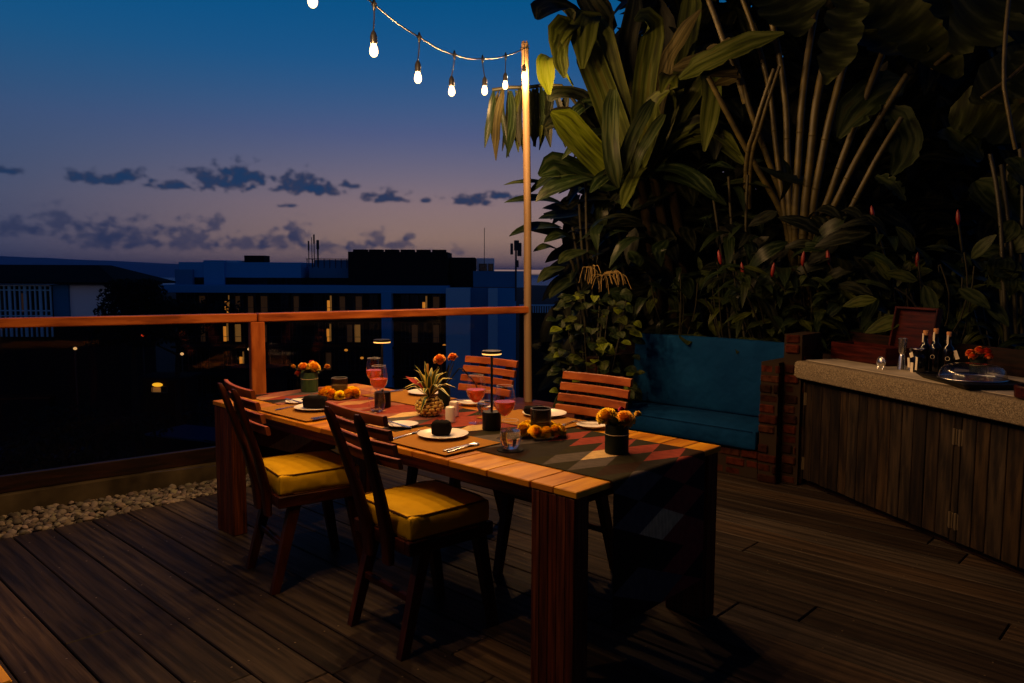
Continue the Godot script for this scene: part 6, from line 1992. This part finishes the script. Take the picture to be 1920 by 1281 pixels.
	# red ginger: one plant per flower cone
	var cones = [[-0.039, 1.583, -2.998], [0.471, 1.571, -3.332], [0.629, 1.583, -3.434], [0.883, 1.91, -3.595], [0.104, 1.488, -3.092], [0.286, 1.485, -3.212], [1.379, 1.873, -3.91], [1.154, 1.564, -3.772]]
	var said = ["red ginger with a bright cone at the left, above the middle of the blue seat", "red ginger with an upright cone, left of a close pair behind the bar's left end", "red ginger with an upright cone, right of a close pair behind the bar's left end", "tall red ginger with the highest bright cone, below the palm stalks", "red ginger with a small dull cone second from the left above the blue seat", "red ginger with an orange-brown cone above the right end of the blue seat", "tall red ginger with a dark red cone under the banana blades", "red ginger with a dull cone above the leaning tray"]
	for i in cones.size():
		var c = v3(cones[i], 0) + Vector3(0, 0, -0.35 if i in [0, 4, 5] else -0.1)
		c = v3(cones[i], 0)
		var base = Vector3(c.x + rng.randf_range(-0.1, 0.1), 0.78, minf(c.z - 0.25, -3.62))
		var g = thing("red_ginger", said[i], "plant", base, 0.0, "red ginger plants in the planter")
		var top = c - base
		var line = bent([Vector3(), top * 0.5 + Vector3(0.05, 0.06, -0.04), top], 12)
		var b = Bag.new()
		b.tube(line, 0.008, 6)
		part("stem", b.mesh(), M.stem, g)
		part("cone", lathed([[0.0, -0.02], [0.008, -0.01], [0.015, 0.015], [0.016, 0.045], [0.011, 0.08], [0.0, 0.10]], 10), M.cone, g, Transform3D(Basis.from_euler(Vector3(0.1, 0, rng.randf_range(-0.2, 0.2))), top))
		for k in 22:
			var t = rng.randf_range(0.15, 0.98)
			var p = line[int(t * 11)]
			var an = k * 2.4 + i
			var p2 = p + Vector3(rng.randf_range(-0.16, 0.16), rng.randf_range(-0.05, 0.1), rng.randf_range(-0.1, 0.12))
			grow(g, ell[k % 4], greens[k % 4], p2, Vector3(cos(an), rng.randf_range(-0.6, 0.35), sin(an) * 0.7 + 0.25), Vector3(0.2, 1, 0.35), rng.randf_range(0.17, 0.28))
	# leafy shrubs between them
	var where = [Vector3(-0.75, 0.85, -3.55), Vector3(-0.35, 0.85, -3.7), Vector3(0.05, 0.85, -3.65), Vector3(0.42, 0.85, -3.75), Vector3(0.80, 0.9, -3.85), Vector3(1.1, 0.9, -3.9), Vector3(1.4, 0.9, -3.8), Vector3(1.65, 0.9, -4.0), Vector3(2.1, 0.9, -3.7)]
	var what = ["left end of the blue back cushion", "left half of the blue back cushion", "middle of the blue back cushion", "right end of the blue back cushion", "brick pier and the low wooden box", "leaning wooden tray", "wine bottles on the bar", "dome cover on the bar", "far right end of the bar"]
	for i in where.size():
		var g = thing("leafy_shrub", "low dark leafy shrub behind the " + what[i], "shrub", where[i], 0.0, "leafy shrubs in the planter")
		for q in 5:
			var b = Bag.new()
			var a = Vector3(rng.randf_range(-0.22, 0.22), 0, rng.randf_range(-0.15, 0.15))
			b.tube(bent([a * 0.3, a + Vector3(0, 0.25, 0.02), a * 1.4 + Vector3(0, rng.randf_range(0.4, 0.75), 0.08)], 7), 0.006, 5)
			part("stem", b.mesh(), M.stem, g)
		for k in 30:
			var p = Vector3(rng.randf_range(-0.26, 0.26), rng.randf_range(0.02, 0.72), rng.randf_range(-0.14, 0.2))
			grow(g, ell[k % 4] if k % 5 else rnd[k % 3], greens[(k + i) % 4], p, Vector3(rng.randf_range(-1, 1), rng.randf_range(-0.9, 0.4), rng.randf_range(-0.1, 1.0)), Vector3(0.2, 1, 0.35), rng.randf_range(0.12, 0.24))
	# the near broad leaves over the bar
	var nb2 = thing("broad_leaf_plant", "plant of broad pointed leaves leaning out over the leaning tray and bottles", "plant", Vector3(1.25, 0.9, -3.45))
	for a in [[0.02, 0.30, 0.28, -0.75, -0.35, 0.35, 0.24], [0.10, 0.52, 0.2, 0.4, -0.9, 0.3, 0.22], [0.16, 0.36, 0.25, 0.35, -0.8, 0.3, 0.2], [0.2, 0.25, 0.3, 0.8, -0.5, 0.2, 0.18], [0.06, 0.55, 0.2, -0.6, 0.2, 0.4, 0.2], [0.3, 0.5, 0.15, 0.7, -0.4, 0.3, 0.22], [-0.12, 0.55, 0.2, -0.4, 0.7, 0.2, 0.17], [-0.2, 0.42, 0.2, -0.8, -0.2, 0.3, 0.2], [0.35, 0.7, 0.1, 0.5, 0.5, 0.3, 0.2], [0.0, 0.75, 0.1, -0.3, 0.6, 0.4, 0.2], [0.45, 0.42, 0.1, 0.6, -0.6, 0.3, 0.2]]:
		grow(nb2, ell[2], M.green if a[3] > 0 else M.olive, Vector3(a[0], a[1], a[2]), Vector3(a[3], a[4], a[5]), Vector3(0.3, 0.6, 0.8), a[6] * 1.15)
	for q in 4:
		var b = Bag.new()
		b.tube(bent([Vector3(0.0, -0.05, -0.15), Vector3(0.05 + q * 0.08, 0.3, 0.0), Vector3(-0.1 + q * 0.14, 0.5 + 0.08 * q, 0.15)], 9), 0.006, 6)
		part("stem", b.mesh(), M.stem, nb2)
	# vine bush by the pole
	var vb = thing("vine_bush", "bush of rounded light green leaves right of the pole's foot", "shrub", Vector3(-1.02, 0.35, -2.68))
	for q in 9:
		var b = Bag.new()
		var a = Vector3(rng.randf_range(-0.28, 0.28), 0, rng.randf_range(-0.2, 0.2))
		b.tube(bent([a * 0.3, a * 0.8 + Vector3(0, 0.4, 0.05), a * 1.2 + Vector3(0, rng.randf_range(0.6, 0.95), 0.06)], 8), 0.006, 5)
		part("stem", b.mesh(), M.stem, vb)
	for k in 190:
		var an = rng.randf() * TAU
		var h = rng.randf_range(0.03, 0.98)
		var rr = sqrt(rng.randf()) * (0.40 if h < 0.75 else 0.30)
		var p = Vector3(cos(an) * rr, h, sin(an) * rr * 0.7)
		var out = Vector3(cos(an), rng.randf_range(-0.7, 0.4), sin(an))
		grow(vb, rnd[k % 3], [M.olive, M.green, M.yellowgreen, M.green][k % 4] if k % 3 else M.deepgreen, p, out + Vector3(0.3, 0, 0.35), Vector3(0.35, 0.8, 0.5), rng.randf_range(0.075, 0.135))
	# pale spidery orchid hanging above it
	var oc = thing("spider_orchid", "pale spidery flower sprays hanging in the dark above the vine bush", "flower", Vector3(-0.86, 1.50, -2.55))
	for cl in [Vector3(-0.08, 0.04, 0.02), Vector3(0.10, 0.0, -0.04), Vector3(0.02, -0.02, 0.0)]:
		for k in 13:
			var b = Bag.new()
			var d = Vector3(rng.randf_range(-0.08, 0.10), rng.randf_range(-0.02, 0.03), rng.randf_range(-0.04, 0.06))
			b.tube(bent([cl, cl + d, cl + d * 1.5 + Vector3(0, -rng.randf_range(0.05, 0.14), 0)], 7), 0.0028, 5)
			part("petal", b.mesh(), M.spider, oc)
	# deep foliage behind everything: too many leaves to count
	var spots = []
	var cols = []
	var i = 0
	while i < 7000:
		var d = rng.randf_range(7.1, 10.2)
		var s = rng.randf_range(0.05, 0.70) * d
		var h = rng.randf_range(0.4, 4.9)
		var k = s / d
		var edge = 0.072
		if h > 2.35: edge = 0.108
		if h > 3.1: edge = 0.150
		i += 1
		if k < edge: continue
		var at = town(s, h, d)
		if absf(k - 0.249) < 0.012 and absf((h - 1.485) / d - 0.205) < 0.020: continue
		var dir = Vector3(rng.randf_range(-1, 1), rng.randf_range(-0.9, 0.5), rng.randf_range(-1, 1)).normalized()
		var z = dir
		var x = Vector3(0.4, 0.7, 0.6).cross(z).normalized()
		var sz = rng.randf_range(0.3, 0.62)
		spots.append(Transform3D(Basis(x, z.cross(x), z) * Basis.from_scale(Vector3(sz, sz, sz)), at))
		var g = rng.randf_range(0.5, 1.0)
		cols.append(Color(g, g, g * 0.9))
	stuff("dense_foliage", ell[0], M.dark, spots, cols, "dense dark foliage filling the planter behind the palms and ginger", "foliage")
